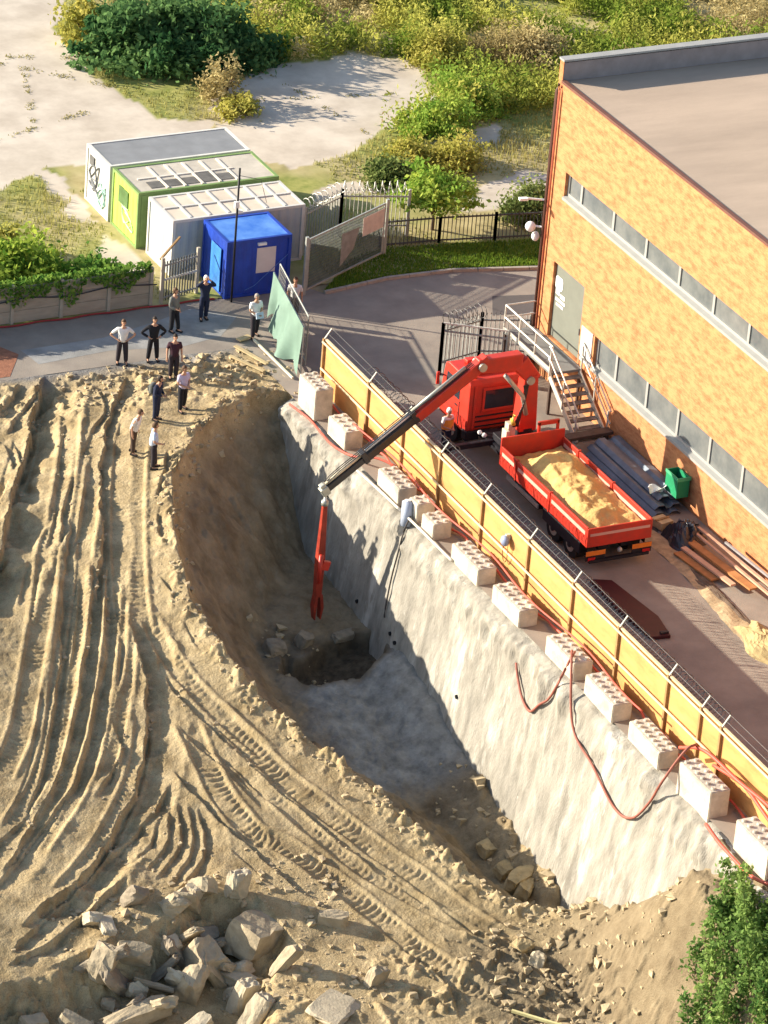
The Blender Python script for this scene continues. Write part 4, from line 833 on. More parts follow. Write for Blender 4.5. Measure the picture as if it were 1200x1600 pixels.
# mesh gate leaf, open, right of the blue cabin
g=thing('mesh_gate','open steel mesh gate leaf with a pale sign right of the blue cabin','gate',(5.1,17.5,0))
GA=Vector((5.05,17.35,0));GB=Vector((9.4,19.6,0)); gs=mat('gate_steel',(.40,.41,.37,1),.5,.15,4,metal=.3); gmesh=mat('gate_mesh',(.13,.14,.125,1),.7,.2,4)
f=MB()
for z in (.18,2.3): f.beam(GA+Vector((0,0,z)),GB+Vector((0,0,z)),.06,.07)
for p in (GA,GB): f.beam(p+Vector((0,0,.15)),p+Vector((0,0,2.33)),.07,.07)
f.build('frame',gs,g)
mb=MB(); n=64
for i in range(1,n): p=GA.lerp(GB,i/n); mb.beam(p+Vector((0,0,.2)),p+Vector((0,0,2.28)),.034,.012,up=(1,0,0))
for k in range(1,16): mb.beam(GA+Vector((0,0,.2+k*.13)),GB+Vector((0,0,.2+k*.13)),.012,.018)
mb.build('mesh',gmesh,g)
d_=(GB-GA).normalized(); nrm=Vector((d_.y,-d_.x,0))
sg=MB(); p=GA.lerp(GB,.70)+nrm*.05; q=GA.lerp(GB,.98)+nrm*.05; sg.beam(p+Vector((0,0,1.75)),q+Vector((0,0,1.75)),.02,.8); sg.build('sign',mat('sign_pinkish',(.62,.50,.42,1),.6,.12,3),g)
sg=MB(); p=GA.lerp(GB,.42)+nrm*.05; q=GA.lerp(GB,.66)+nrm*.05; sg.add([p+Vector((0,0,.5)),p+Vector((0,0,1.9)),q+Vector((0,0,1.85)),p.lerp(q,.7)+Vector((0,0,1.0))],[(0,1,2,3)]); sg.build('torn_sheet',mat('sheet_grey',(.27,.26,.23,1),.8,.2,3),g)
for p in (GA-d_*.14,GB+d_*.02+Vector((.12,.05,0))): MB().box(p.x-.06,p.x+.06,p.y-.06,p.y+.06,0,2.45).build('post',gs,g)
pf2=palisade('palisade_fence','pale palisade fence with curly wire behind the open mesh gate',[(6.4,20.6),(8.6,21.8),(11.2,21.0)],2.1,mat('palisade_pale',(.45,.43,.37,1),.6,.15,4),.17,.08)
coil(MB(),[(6.4,20.6,2.2),(8.6,21.8,2.2),(11.2,21.0,2.2)],.22,.3,.02).build('wire_coil',steel,pf2)
palisade('railing_fence','low dark railing along the far side of the grass verge',[(9.7,20.35),(12.2,20.1),(14.5,19.7),(17.5,19.2),(20,18.8)],1.25,palb,.16,.05,rails=(.12,.9))
# green sheeted site fence by the pit
gf=thing('sheeted_fence','site fence panel draped with a torn pale-green sheet at the pit head','fence',(2.2,13,0))
PA=Vector((2.72,15.5,0)); PB=Vector((1.75,10.75,0)); dd_=(PB-PA).normalized(); nn=Vector((dd_.y,-dd_.x,0)); nn=nn if nn.x<0 else -nn
f=MB()
for p in (PA,PA.lerp(PB,.5),PB): f.tube([p,p+Vector((0,0,2.05))],.03,6)
for z in (.15,2.03): f.tube([PA+Vector((0,0,z)),PB+Vector((0,0,z))],.03,6)
f.build('frame',gs,gf)
cl=MB()
def tarp(u,v):
    p=PA.lerp(PB,u); z=2.08*(1-v)+v*(.12+.42*abs(math.sin(u*7.1))*(u<.55)+ .15*math.sin(u*17))
    off=.04+v*(.45*math.sin(u*3.1)**2+.14*math.sin(u*19+v*2))+.05*math.sin(u*31)*v
    p=p+nn*off; return (p.x,p.y,max(z,.06))
cl.grid(tarp,60,18); cl.build('sheet',mat('tarp_green',(.16,.25,.20,1),.6,.14,1.2,.2,3),gf,smooth=True)
gb2=thing('site_fence','plain mesh site fence panel just behind the pale-green sheet','fence',(3,14,0)); PC,PD=Vector((3.3,16.2,0)),Vector((2.35,11.6,0))
f=MB()
for p in (PC,PC.lerp(PD,.5),PD): f.tube([p,p+Vector((0,0,2.0))],.028,6)
for z in (.15,2.0): f.tube([PC+Vector((0,0,z)),PD+Vector((0,0,z))],.028,6)
f.build('frame',gs,gb2); mb=MB()
for i in range(1,40): p=PC.lerp(PD,i/40); mb.beam(p+Vector((0,0,.15)),p+Vector((0,0,2)),.008,.008,up=(1,0,0))
for k in range(1,10): mb.beam(PC+Vector((0,0,.15+k*.19)),PD+Vector((0,0,.15+k*.19)),.008,.008)
mb.build('mesh',gs,gb2)
# fallen bits by the pit head
bar=mat('bar_pale',(.66,.60,.46,1),.7,.15,3); wood=mat('plank_pale',(.52,.40,.22,1),.8,.2,3)
tag(MB().beam((1.3,14.0,.10),(1.35,10.6,.08),.07,.07).build('steel_bar',bar),'long pale steel bar lying below the green sheet','bar')
tag(MB().beam((.35,13.6,.16),(.9,11.9,.12),.16,.05).build('plank',wood),'pale plank lying in the mud near the green sheet','plank')
tag(MB().beam((-.2,12.9,.16),(.55,11.4,.1),.13,.05).build('plank',wood),'short plank at the rim of the pit','plank')
tag(MB().beam((.7,14.1,.12),(1.3,14.35,.1),.25,.05).build('board',wood),'small board lying at the feet of the person by the sheet','board')
# ------------------------------------------------------------------ things lying by the building
blg=mat('sheet_bluegrey',(.14,.17,.21,1),.5,.2,2,metal=.3); gnb=mat('bin_green',(.02,.26,.11,1),.5,.15,2)
t=thing('trench_sheet_stack','stack of blue-grey ribbed steel sheets lying along the building','steel sheets',(10,.5,0))
for j,(x,y0,y1,z) in enumerate(((9.55,1.7,-3.4,.05),(9.7,1.9,-3.2,.22),(10.0,1.9,-2.9,.40))):
    mb=MB(); prof=[(-.55,0),(-.4,.12),(-.15,.12),(-.05,0),(.1,0),(.2,.12),(.45,.12),(.58,0)]
    vs=[(x+a,y,z+b) for y in (y0,y1) for a,b in prof]; vs+=[(v[0],v[1],v[2]-.03) for v in vs]; k=len(prof)
    mb.add(vs,[(i,i+1,k+i+1,k+i) for i in range(k-1)]+[(2*k+i,3*k+i,3*k+i+1,2*k+i+1) for i in range(k-1)]+[(i,2*k+i,2*k+i+1,i+1) for i in range(k-1)]+[(k+i,k+i+1,3*k+i+1,3*k+i) for i in range(k-1)]); mb.build('sheet',blg,t)
t=thing('green_crate','green plastic crate set on the blue-grey steel sheets','crate',(10.1,-2.6,.52))
mb=MB(); x0,x1,y0,y1,z0,z1=9.95,10.45,-3.25,-2.4,.55,1.35
mb.box(x0,x1,y0,y1,z0,z0+.05).box(x0,x0+.04,y0,y1,z0+.05,z1).box(x1-.04,x1,y0,y1,z0+.05,z1).box(x0+.04,x1-.04,y0,y0+.04,z0+.05,z1).box(x0+.04,x1-.04,y1-.04,y1,z0+.05,z1); mb.build('shell',gnb,t,bev=.01)
MB().box(x0-.03,x1+.03,y0-.03,y0-.002,z1-.12,z1+.02).box(x0-.03,x0-.002,y0,y1,z1-.1,z1+.02).build('rim',mat('bin_green_light',(.08,.42,.2,1),.5),t)
tag(MB().grid(lambda u,v:(9.25+.75*u,-2.35-.25*v+.08*math.sin(u*7),.62+.12*math.sin(u*5+v*4)+.05*u),10,5).build('plastic_sheet',white),'crumpled white plastic scrap on the blue-grey sheets','plastic')
def heap(name,label,cat,cx_,cy_,rx,ry,h,m,seed,nz=.5):
    mb=MB(); mb.grid(lambda u,v:(cx_+rx*v*math.cos(2*math.pi*u)*(1+.25*math.sin(u*19+seed)),cy_+ry*v*math.sin(2*math.pi*u)*(1+.2*math.cos(u*25+seed)),-.02+h*(1-v**2)*(1+nz*math.sin(u*31+v*9+seed)*v)),28,8); return tag(mb.build(name,m,smooth=False),label,cat)
heap('rubbish_bags','dark heap of rubbish bags between steel sheets and boards','bags',9.2,-5.2,.75,.85,.75,mat('bag_black',(.03,.028,.035,1),.35,.4,4,spec=.6),2)
heap('earth_heap','long low ridge of dark earth beside the steel sheets','earth',8.55,-1.6,.35,2.6,.35,mat('dark_soil',(.14,.10,.07,1),.95,.3,3,.5,8),5)
heap('rubble_heap','pale sandy heap at the right edge of the yard','earth',8.25,-12.6,.9,1.6,.35,mat('pale_soil',(.42,.33,.16,1),.95,.2,3,.5,8),9)
heap('soil_strip','dark strip of spilled soil along the right of the yard','earth',8.4,-8.8,.3,2.8,.12,mat('dark_soil',(.14,.10,.07,1)),6)
t=thing('crate_lid','beige wooden box lid lying beside the steel sheets','lid',(8.95,-4.0,0)); MB().obox((8.95,-4.1,.2),(.55,.6,.28),(0,0,.2)).build('board',wood,t,bev=.01); MB().obox((8.95,-4.1,.36),(.6,.1,.03),(0,0,.2)).build('batten',timber,t)
tb=mat('board_orange',(.42,.19,.07,1),.8,.25,2); tb2=mat('board_pink',(.58,.36,.24,1),.8,.15,2)
brd=[((9.15,-5.6,.25),(9.5,-9.6,.3),.32,tb,'wide orange timber board lying in the stack by the wall'),((8.75,-6.0,.2),(9.05,-9.0,.22),.22,tb2,'pinkish plank at the yard side of the timber stack'),((9.75,-5.2,.45),(10.1,-11.5,.45),.12,tb2,'long pale batten resting nearest the building wall'),((9.5,-5.4,.4),(9.75,-10.4,.38),.1,tb2,'thin pale batten across the middle of the timber stack'),((8.5,-6.1,.1),(8.75,-8.3,.12),.4,tb,'short rust-orange board with a broken end'),((9.95,-6.8,.62),(10.2,-10.2,.6),.08,mat('bar_grey',(.3,.3,.3,1),.5),'thin grey bar lying along the wall above the boards')]
for p,q,wd,m,lab in brd: tag(MB().beam(p,q,wd,.07).build('board' if 'bar lying' not in lab else 'steel_bar',m),lab,'board')
t=thing('steel_plate','dark maroon steel plate lying behind the hoarding','plate',(4.9,-9,0)); 
MB().prism([(4.55,-6.9),(5.25,-7.2),(5.55,-10.0),(5.3,-11.3),(4.6,-11.2),(4.45,-9)],.012,.14).build('plate',mat('maroon',(.055,.008,.011,1),.5,.2,2),t,bev=.02); MB().obox((5.15,-11.1,.17),(.3,.12,.06)).build('lug',tdk,t)
mb=MB().grid(lambda u,v:(7.75+.8*v+.2*math.sin(u*9),-4.0-16*u,.012+.05*math.sin(v*3.1)+.02*math.sin(u*60+v*5)),80,6); tag(mb.build('kerb_strip',mat('rough_kerb',(.42,.32,.19,1),.9,.3,3,.6,8)),'rough earthy strip beside the yard roadway','ground',kind='structure')
# ------------------------------------------------------------------ people
def skinmesh(pts,edges,rad,root,sub=1):
    me=bpy.data.meshes.new('s'); me.from_pydata([tuple(p) for p in pts],edges,[]); o=bpy.data.objects.new('s',me); COL.objects.link(o)
    o.modifiers.new('skin','SKIN')
    if not me.skin_vertices: bm=bmesh.new(); bm.from_mesh(me); bm.verts.layers.skin.verify(); bm.to_mesh(me); bm.free()
    for i,r in enumerate(rad):
        sv=me.skin_vertices[0].data[i]; sv.radius=(r,r) if not isinstance(r,tuple) else r; sv.use_root=(i==root)
    s=o.modifiers.new('sub','SUBSURF'); s.levels=sub; s.render_levels=sub
    dg=bpy.context.evaluated_depsgraph_get(); m2=bpy.data.meshes.new_from_object(o.evaluated_get(dg)); bpy.data.objects.remove(o); bpy.data.meshes.remove(me); return m2
def mesh_arrays(me): return [tuple(v.co) for v in me.vertices],[tuple(p.vertices) for p in me.polygons]
SKIN=mat('skin',(.50,.28,.18,1),.6,.08,6); HAIRS=dict(dark=mat('hair_dark',(.03,.02,.015,1),.7),brown=mat('hair_brown',(.10,.055,.03,1),.7),grey=mat('hair_grey',(.28,.25,.22,1),.7),cap=mat('cap_white',(.75,.74,.7,1),.7))
CLO=lambda nm,c:mat('cloth_'+nm,c,.9,.12,5)
C_=dict(white=CLO('white',(.72,.71,.69,1)),black=CLO('black',(.016,.016,.02,1)),navy=CLO('navy',(.02,.026,.055,1)),lilac=CLO('lilac',(.50,.45,.60,1)),sky=CLO('pale_blue',(.50,.58,.72,1)),maroon=CLO('maroon',(.045,.018,.028,1)),dark=CLO('charcoal',(.030,.024,.030,1)),brown=CLO('brown',(.075,.05,.038,1)),grey=CLO('grey',(.16,.165,.15,1)),vest=CLO('orange_vest',(.75,.30,.05,1)),shoe=mat('shoe',(.02,.018,.018,1),.6))
EYE=mat('eye',(.02,.015,.012,1),.3)
def person(label,x,y,z,face,pose,shirt,trous,hair='dark',long_=False,lean=0,legs=((0,0),(0,0)),scale=1.03,group=None,turn=0):
    """face: heading in degrees in plan, 0 = +X.  pose: elbow and wrist for right, left as (side, forward, height)"""
    t=thing('person',label,'person',(x,y,z),group=group)
    a=R(face); F=Vector((math.cos(a),math.sin(a),0)); S=Vector((math.sin(a),-math.cos(a),0)); U=Vector((0,0,1))
    def L(s,f,h): 
        k=max(0,h-.95); return (S*s+F*(f+lean*k)+U*h)*scale
    pts=[];rad=[];ed=[]
    def v(p,r,par=None):
        pts.append(p); rad.append(r*scale); 
        if par is not None: ed.append((par,len(pts)-1))
        return len(pts)-1
    pel=v(L(0,0,.96),.125); wa=v(L(0,0,1.14),.115,pel); ch=v(L(0,.01,1.32),.135,wa); nk=v(L(0,.01,1.47),.06,ch); hd=v(L(0,.02,1.56),.062,nk)
    arms=[];legI=[]
    for s,(el,wr) in zip((1,-1),pose):
        sh=v(L(.195*s,0,1.40),.068,ch); e=v(L(el[0]*s,el[1],el[2]),.044,sh); w_=v(L(wr[0]*s,wr[1],wr[2]),.03,e)
        d=(pts[w_]-pts[e]).normalized(); pm=v(pts[w_]+d*.07*scale,.034,w_); arms.append((sh,e,w_,pm,d))
    for s,(fo,sd) in zip((1,-1),legs):
        hp=v(L(.09*s,0,.90),.088,pel); kn=v(L((.10+sd*.5)*s,fo*.45+.02,.50),.062,hp); an=v(L((.10+sd)*s,fo,.09),.042,kn); to=v(L((.12+sd)*s,fo+.15,.04),.036,an); legI.append((hp,kn,an,to))
    # five fingers per hand
    for (sh,e,w_,pm,d) in arms:
        sd=d.cross(U); sd=(sd if sd.length>.1 else F.copy()).normalized(); nd=sd.cross(d)
        for k,(off,ln) in enumerate(((-.028,.060),(-.009,.075),(.010,.070),(.028,.052))):
            p1=pts[pm]+(sd*off+d*.045)*scale; a1=v(p1,.0095,pm); v(p1+(d*ln*.8+nd*ln*.5)*scale,.008,a1)
        th=pts[w_]+(sd*-.045+d*.05)*scale; a1=v(th,.011,w_); v(th+(d*.045-sd*.012)*scale,.009,a1)
    me=skinmesh(pts,ed,rad,0); vs,fs=mesh_arrays(me); bpy.data.meshes.remove(me)
    mb=MB(); mb.add(vs,fs)
    # head with brow, nose, chin and ears
    hc=L(0,.03,1.655); ta=a+R(turn); HF=Vector((math.cos(ta),math.sin(ta),0)); HS=Vector((math.sin(ta),-math.cos(ta),0))
    def head(u,vv):
        th=2*math.pi*u; ph=math.pi*vv; sx=math.sin(ph)*math.cos(th); sy=math.sin(ph)*math.sin(th); cz=math.cos(ph)
        r=Vector((sx*.098,sy*.078,cz*.122))
        if cz<0: r.y*=1-.25*(-cz); r.x*=1-.10*(-cz)
        if sx>.75 and abs(sy)<.3 and -.35<cz<.1: r.x+=.026*(1-abs(sy)/.3)
        if sx>.6 and cz<-.6: r.x+=.012
        if abs(sy)>.9 and abs(cz)<.25 and sx<.3: r.y*=1.16
        return tuple(hc+(HF*r.x+HS*r.y+U*r.z)*scale)
    mb.grid(head,20,14)
    b=mb.build('body',SKIN,t,smooth=True,local=True)
    for s in (-1,1):
        e=hc+(HF*.090+HS*.03*s+U*.012)*scale; ball(tuple(e),.011*scale,6,4).build('eye',EYE,b,local=True)
    hm=MB()
    def hr(u,vv):
        th=2*math.pi*u; ph=math.pi*vv*(.62 if not long_ else .72); sx=math.sin(ph)*math.cos(th); sy=math.sin(ph)*math.sin(th); cz=math.cos(ph)
        k=1.10
        if sx>.45 and cz<.45: k=.9
        return tuple(hc+(HF*(sx*.102*k-.008)+HS*sy*.084*k+U*(cz*.126*k+.006))*scale)
    hm.grid(hr,18,9); hm.build('hair',HAIRS[hair],t,smooth=True,local=True)
    # clothes grown from the same joints
    def sub(ids,edges,rr,m,nm,root=0):
        idx={q:i for i,q in enumerate(ids)}
        mm=skinmesh([pts[q] for q in ids],[(idx[p],idx[q]) for p,q in edges],[r*scale for r in rr],root); vs,fs=mesh_arrays(mm); bpy.data.meshes.remove(mm)
        MB().add(vs,fs).build(nm,m,t,smooth=True,local=True)
    hem=len(pts); pts.append(L(0,0,.88)); rad.append(.1); bel=len(pts); pts.append(L(0,0,1.07)); rad.append(.1)
    ids=[hem,pel,wa,ch]; edg=[(hem,pel),(pel,wa),(wa,ch)]; rr=[.168,.180,.175,.195]
    for sh,e,w_,pm,d in arms:
        if long_:
            ids+=[sh,e,w_]; edg+=[(ch,sh),(sh,e),(e,w_)]; rr+=[.084,.062,.048]
        else:
            mid=len(pts); pts.append(pts[sh].lerp(pts[e],.8)); rad.append(.06); ids+=[sh,mid]; edg+=[(ch,sh),(sh,mid)]; rr+=[.085,.068]
    sub(ids,edg,rr,C_[shirt],'shirt')
    ids=[pel,bel]; edg=[(pel,bel)]; rr=[.168,.160]
    for hp,kn,an,to in legI: ids+=[hp,kn,an]; edg+=[(pel,hp),(hp,kn),(kn,an)]; rr+=[.125,.098,.08]
    sub(ids,edg,rr,C_[trous],'trousers')
    for hp,kn,an,to in legI:
        ac=pts[an]; tc=pts[to]; d=(tc-ac); d.z=0; d.normalize(); MB().beam(ac-d*.09*scale-U*.04*scale,ac+d*.19*scale-U*.055*scale,.10*scale,.09*scale,h2=.06*scale).build('shoe',C_['shoe'],t,bev=.015,local=True)
    return t
HIPS=(((.46,-.06,1.14),(.22,.08,1.02)),((.46,-.06,1.14),(.22,.08,1.02)))
DOWN=(((.26,-.03,1.12),(.27,.06,.88)),((.26,-.03,1.12),(.27,.06,.88)))
FRONT=(((.25,.02,1.12),(.06,.24,1.04)),((.25,.02,1.12),(.05,.25,1.06)))
PHONE=(((.34,.14,1.42),(.12,.22,1.66)),((.34,.14,1.42),(.12,.22,1.66)))
ONEUP=(((.27,.0,1.12),(.20,.22,1.06)),((.25,-.04,1.12),(.25,.04,.88)))
F_=FEET; GR='people gathered at the head of the pit'
def pp(i,label,face,pose,*a,**k):
    x,y=F_[i]; return person(label,x,y,hz(x,y)-.005,face,pose,*a,group=GR,**k)
pp(0,'person in a white T-shirt and dark trousers with both hands on the hips',-108,HIPS,'white','dark',hair='brown',legs=((0,.05),(.05,.05)))
pp(1,'person all in black standing with elbows out beside the white T-shirt',-100,HIPS,'black','black',hair='dark',long_=True,legs=((0,.08),(0,.06)))
pp(2,'person in dark clothes with a grey sleeve near the barred gate',-62,ONEUP,'grey','black',hair='brown',long_=True,legs=((0,.02),(.15,.02)))
pp(3,'tall person in navy raising both arms to the head by the blue cabin',-100,PHONE,'navy','navy',hair='cap',long_=True,scale=1.06,legs=((0,.0),(-.1,.0)))
pp(4,'person in a white shirt holding a pale blue folder by the green sheet',-85,FRONT,'white','dark',hair='grey',legs=((.15,.05),(-.15,.05)))
pp(5,'person in a maroon T-shirt and dark trousers with arms hanging',-105,DOWN,'maroon','dark',hair='dark')
pp(6,'person in navy with a grey backpack looking down at a phone',-50,FRONT,'navy','navy',hair='dark',lean=.12,long_=True)
pp(7,'person in a lilac shirt and black trousers with hands held in front',-75,FRONT,'lilac','black',hair='brown',legs=((.1,.06),(-.12,.06)))
pp(8,'person in a white shirt and brown trousers bending towards the pit',-45,DOWN,'white','brown',hair='brown',lean=.28,legs=((.05,.02),(-.1,.05)))
pp(9,'person in a pale blue shirt nearest the pit rim with back half turned',-20,ONEUP,'sky','dark',hair='brown',legs=((.0,.02),(.1,.02)))
person('person partly hidden behind the pale-green sheeted fence',3.55,15.3,0,-120,DOWN,'white','dark',hair='brown',group=GR)
person('person in a white shirt and orange vest working at the truck by its cab',4.15,3.5,0,-75,FRONT,'white','navy',hair='cap',lean=.05)
x,y=F_[12-12+6]
bpk=thing('backpack','grey backpack worn by the person in navy','backpack',(x,y,hz(x,y)))
ba=R(-50); bc=Vector((x,y,hz(x,y)+1.25))-Vector((math.cos(ba),math.sin(ba),0))*.2; MB().obox(bc,(.17,.3,.42),(0,.1,ba)).build('bag',C_['grey'],bpk,bev=.06); MB().obox(bc-Vector((math.cos(ba),math.sin(ba),.08))*.11,(.07,.22,.2),(0,.1,ba)).build('pocket',C_['grey'],bpk,bev=.03)
x,y=F_[4]; ba=R(-85); fd=thing('folder','pale blue folder held by the person in white by the green sheet','folder',(x,y,1)); c=Vector((x,y,hz(x,y)+1.05))+Vector((math.cos(ba),math.sin(ba),0))*.32
MB().obox(c,(.05,.32,.24),(0,-.3,ba)).build('cover',C_['sky'],fd,bev=.008); MB().obox(c+Vector((0,0,.01)),(.03,.30,.235),(0,-.3,ba)).build('pages',white,fd)
hv=Vector((4.15,3.5,0)); va=R(-75); MBv=MB()
vst=thing('vest','orange high-visibility vest worn by the person at the truck','vest',(4.15,3.5,1)); FV=Vector((math.cos(va),math.sin(va),0)); SV=Vector((math.sin(va),-math.cos(va),0))
MB().grid(lambda u,v:tuple(hv+FV*((.20*math.cos(2*math.pi*u))+.02)+SV*(.235*math.sin(2*math.pi*u))+Vector((0,0,1.02+.40*(1-v)))),20,6).build('cloth',C_['vest'],vst,smooth=True)
# ------------------------------------------------------------------ broken concrete
rubm=mat('rubble_concrete',(.385,.315,.21,1),.92,.2,2.5,.5,10); rubl=mat('rubble_pale',(.46,.39,.275,1),.9,.15,3,.4,12); rckd=mat('rock_yellow',(.42,.32,.17,1),.95,.25,3,.5,8); rckg=mat('rock_grey',(.26,.215,.155,1),.95,.25,3,.5,8)
def chunk(name,label,cat,x,y,z,sz,rot,m,seed,rough=.12,group=None):
    bm=bmesh.new(); bmesh.ops.create_cube(bm,size=1); g=np.random.default_rng(seed)
    bmesh.ops.subdivide_edges(bm,edges=bm.edges,cuts=4,use_grid_fill=True)
    # break the corners off with random planes
    for k in range(7):
        n=Vector(g.normal(size=3)).normalized(); dcut=.50+.13*g.random()
        for v in bm.verts:
            e=v.co.dot(n)-dcut
            if e>0: v.co-=n*e
    for v in bm.verts:
        v.co+=Vector(g.normal(size=3))*rough*.16
        v.co=Vector((v.co.x*sz[0],v.co.y*sz[1],v.co.z*sz[2]))
    bmesh.ops.recalc_face_normals(bm,faces=bm.faces)
    me=bpy.data.meshes.new(name); bm.to_mesh(me); bm.free(); me.materials.append(m); o=bpy.data.objects.new(name,me); COL.objects.link(o); o.location=(x,y,z); o.rotation_euler=rot
    return tag(o,label,cat,group)
SL='broken concrete dumped at the lower left'
spec=[ # index into RUB, size, rot, lift, material, name, label
(0,(2.3,1.6,1.5),(.2,.15,.5),.55,rubm,'concrete_chunk','largest broken concrete boulder at the right end of the rubble pile'),
(1,(1.5,1.3,1.5),(.5,.2,.2),.4,rubm,'concrete_chunk','pale rounded concrete chunk left of the largest boulder'),
(2,(2.9,.75,.7),(.12,-.05,.16),.35,rubm,'concrete_slab','long thick concrete beam lying across the front of the pile'),
(3,(1.1,1.0,1.5),(.2,.5,.9),.5,rubm,'concrete_chunk','upright lump at the left end of the rubble pile'),
(4,(2.6,.8,.75),(.1,-.25,.45),.3,rubl,'concrete_slab','pale slab tilted at the bottom edge of the frame'),
(5,(1.9,.5,.55),(.2,.35,-.75),.25,rubm,'concrete_slab','narrow slab leaning at the lower left of the pile'),
(6,(1.4,.7,.8),(.5,.1,-.4),.45,rubm,'concrete_chunk','brownish chunk resting above the long beam'),
(7,(1.2,1.0,1.7),(.3,-.4,.8),.5,rubm,'concrete_chunk','steep wedge-shaped chunk in the middle of the pile'),
(8,(.8,.7,1.6),(.15,.2,.3),.45,rubl,'concrete_chunk','pale upright chunk under the largest boulder'),
(9,(.5,.5,1.6),(.3,.55,.2),.3,rubm,'concrete_slab','slender sliver standing right of the pile'),
(10,(.8,.8,1.5),(.2,.45,.5),.4,rubl,'concrete_chunk','pale narrow chunk at the lower right of the pile'),
(11,(1.6,.25,.9),(.9,.2,-.5),.4,rckg,'concrete_slab','thin dark slab leaning in the gap above the beam'),
(12,(.8,.6,.5),(.1,.2,.4),.15,rubl,'concrete_chunk','small pale lump just below the curved track marks'),
(13,(.7,.6,.5),(.3,.1,.4),.15,rubl,'concrete_chunk','small bright lump between the two rounded chunks'),
(14,(1.0,.7,.5),(.1,.1,.2),.1,rubm,'concrete_chunk','low lump half buried at the far left'),
(27,(.8,.7,.6),(.1,.3,.9),.1,rckg,'concrete_chunk','dark lump sunk in the hollow at the lower left'),
(28,(.8,.6,1.2),(.1,.1,.3),.45,rubl,'concrete_chunk','stubby block standing on top behind the largest boulder'),
(15,(.95,.5,.55),(.1,.1,-.5),.1,rubm,'stone','dark-sided triangular stone beside the wheel track'),
(16,(2.1,1.5,.25),(.1,.05,.6),.12,rubl,'concrete_slab','broad flat pale slab at the bottom centre of the frame'),
(17,(.8,.5,1.1),(.2,.3,.3),.3,rubm,'concrete_chunk','split block with dark hollow above the flat pale slab'),
(19,(1.5,.6,.7),(.1,.1,.5),.25,rckd,'boulder','flat-topped yellow boulder at the foot of the sprayed wall'),
(20,(1.1,.5,.8),(.3,.1,.8),.25,rckd,'boulder','smaller yellow boulder right of the flat-topped one'),
(21,(.7,.5,.4),(.2,.1,.3),.2,rckd,'boulder','small yellow rock above the two boulders at the wall foot'),
(29,(.7,.6,.5),(.2,.1,.3),.2,rckd,'boulder','lumpy rock at the shadow edge below the sprayed wall'),
(22,(.6,.5,.4),(.2,.1,.3),.12,rckd,'stone','sandy stone on the track at the lower right'),
(23,(.7,.5,.45),(.1,.2,.9),.12,rubl,'stone','pale stone at the lower right near the track'),
(24,(.7,.55,.55),(.3,.2,.5),.2,rckg,'stone','grey stone on the pit floor beside the hole'),
(25,(.7,.6,.5),(.1,.2,.2),.2,rckg,'stone','dark stone at the foot of the shaded cliff'),
(26,(1.0,.35,.35),(.1,.1,.3),.12,rckg,'stone','light sliver of rock on the lip of the hole')]
for k,(i,sz,rot,lift,m,nm,lab) in enumerate(spec):
    x,y=RUB[i][0],RUB[i][1]; 
    if nm=='boulder' : x=min(x,-1.3)
    chunk(nm,lab,'rubble' if 'concrete' in nm else 'rock',x,y,hz(x,y)+lift*.45+(.26 if (i<15 or i in (27,28)) else 0),tuple(a*.80 for a in sz) if 'concrete' in nm else sz,rot,m,300+i,group=SL if RUB[i][2]>475 and 'concrete' in nm and i<15 else None)
x,y=RUB[18][0],RUB[18][1]; tag(MB().beam((x-.5,y+.3,hz(x-.5,y+.3)+.1),(x+.7,y-.9,hz(x+.7,y-.9)+.12),.09,.09).build('pole',mat('pole_yellow',(.70,.62,.30,1),.5)),'short yellowish pole lying at the bottom edge of the frame','pole')
sm=[]
g=np.random.default_rng(77)
for q in range(34):
    x=g.uniform(-17.4,-12.0); y=g.uniform(-17.4,-13.4); s_=.35+.35*g.random()
    chunk('concrete_lump','small broken lump of concrete among the larger slabs of the rubble pile','rubble',x,y,hz(x,y)+s_*.35,((s_*1.3,s_,s_*.8) if q%2 else (s_*2.6,s_*1.2,s_*.55)),(g.random()*.6,g.random(),g.random()*3),(rubm,rubl,rckg)[q%3],500+q,group='small lumps in the rubble pile')
# loose clods, far too many to count
mb=MB(); g=np.random.default_rng(11)
def clod(x,y,z,s):
    v=[Vector(g.normal(size=3)) for _ in range(8)]
    base=[(-1,-1,-1),(1,-1,-1),(1,1,-1),(-1,1,-1),(-1,-1,1),(1,-1,1),(1,1,1),(-1,1,1)]
    mb.add([(x+(b[0]+.35*n.x)*s*.5,y+(b[1]+.35*n.y)*s*.5,z+(b[2]+.3*n.z)*s*.4) for b,n in zip(base,v)],[(0,3,2,1),(4,5,6,7),(0,1,5,4),(1,2,6,5),(2,3,7,6),(3,0,4,7)])
rp=np.array(RIMXY)
for k in range(560):
    i=g.integers(0,len(rp)-1); t=g.random(); p=rp[i]*(1-t)+rp[i+1]*t+g.normal(0,.32,2); clod(p[0],p[1],hz(p[0],p[1]),.06+.14*g.random()**3)
for k in range(260):
    x,y=g.uniform(-6,-.3),g.uniform(-24,-17.5); clod(x,y,hz(x,y),.07+.22*g.random()**3)
for k in range(500):
    x,y=g.uniform(-18,-8),g.uniform(-20,-13); clod(x,y,hz(x,y),.05+.2*g.random()**3)
for k in range(60):
    y=g.uniform(-17.5,-7.5); x=wallpt(y,6,0)[0]-abs(g.normal(0,.7)); clod(x,y,hz(x,y),.08+.3*g.random()**2.5)
for k in range(25):
    x,y=g.uniform(-4.6,-2.2),g.uniform(-1.8,1.6); clod(x,y,hz(x,y),.06+.25*g.random()**3)
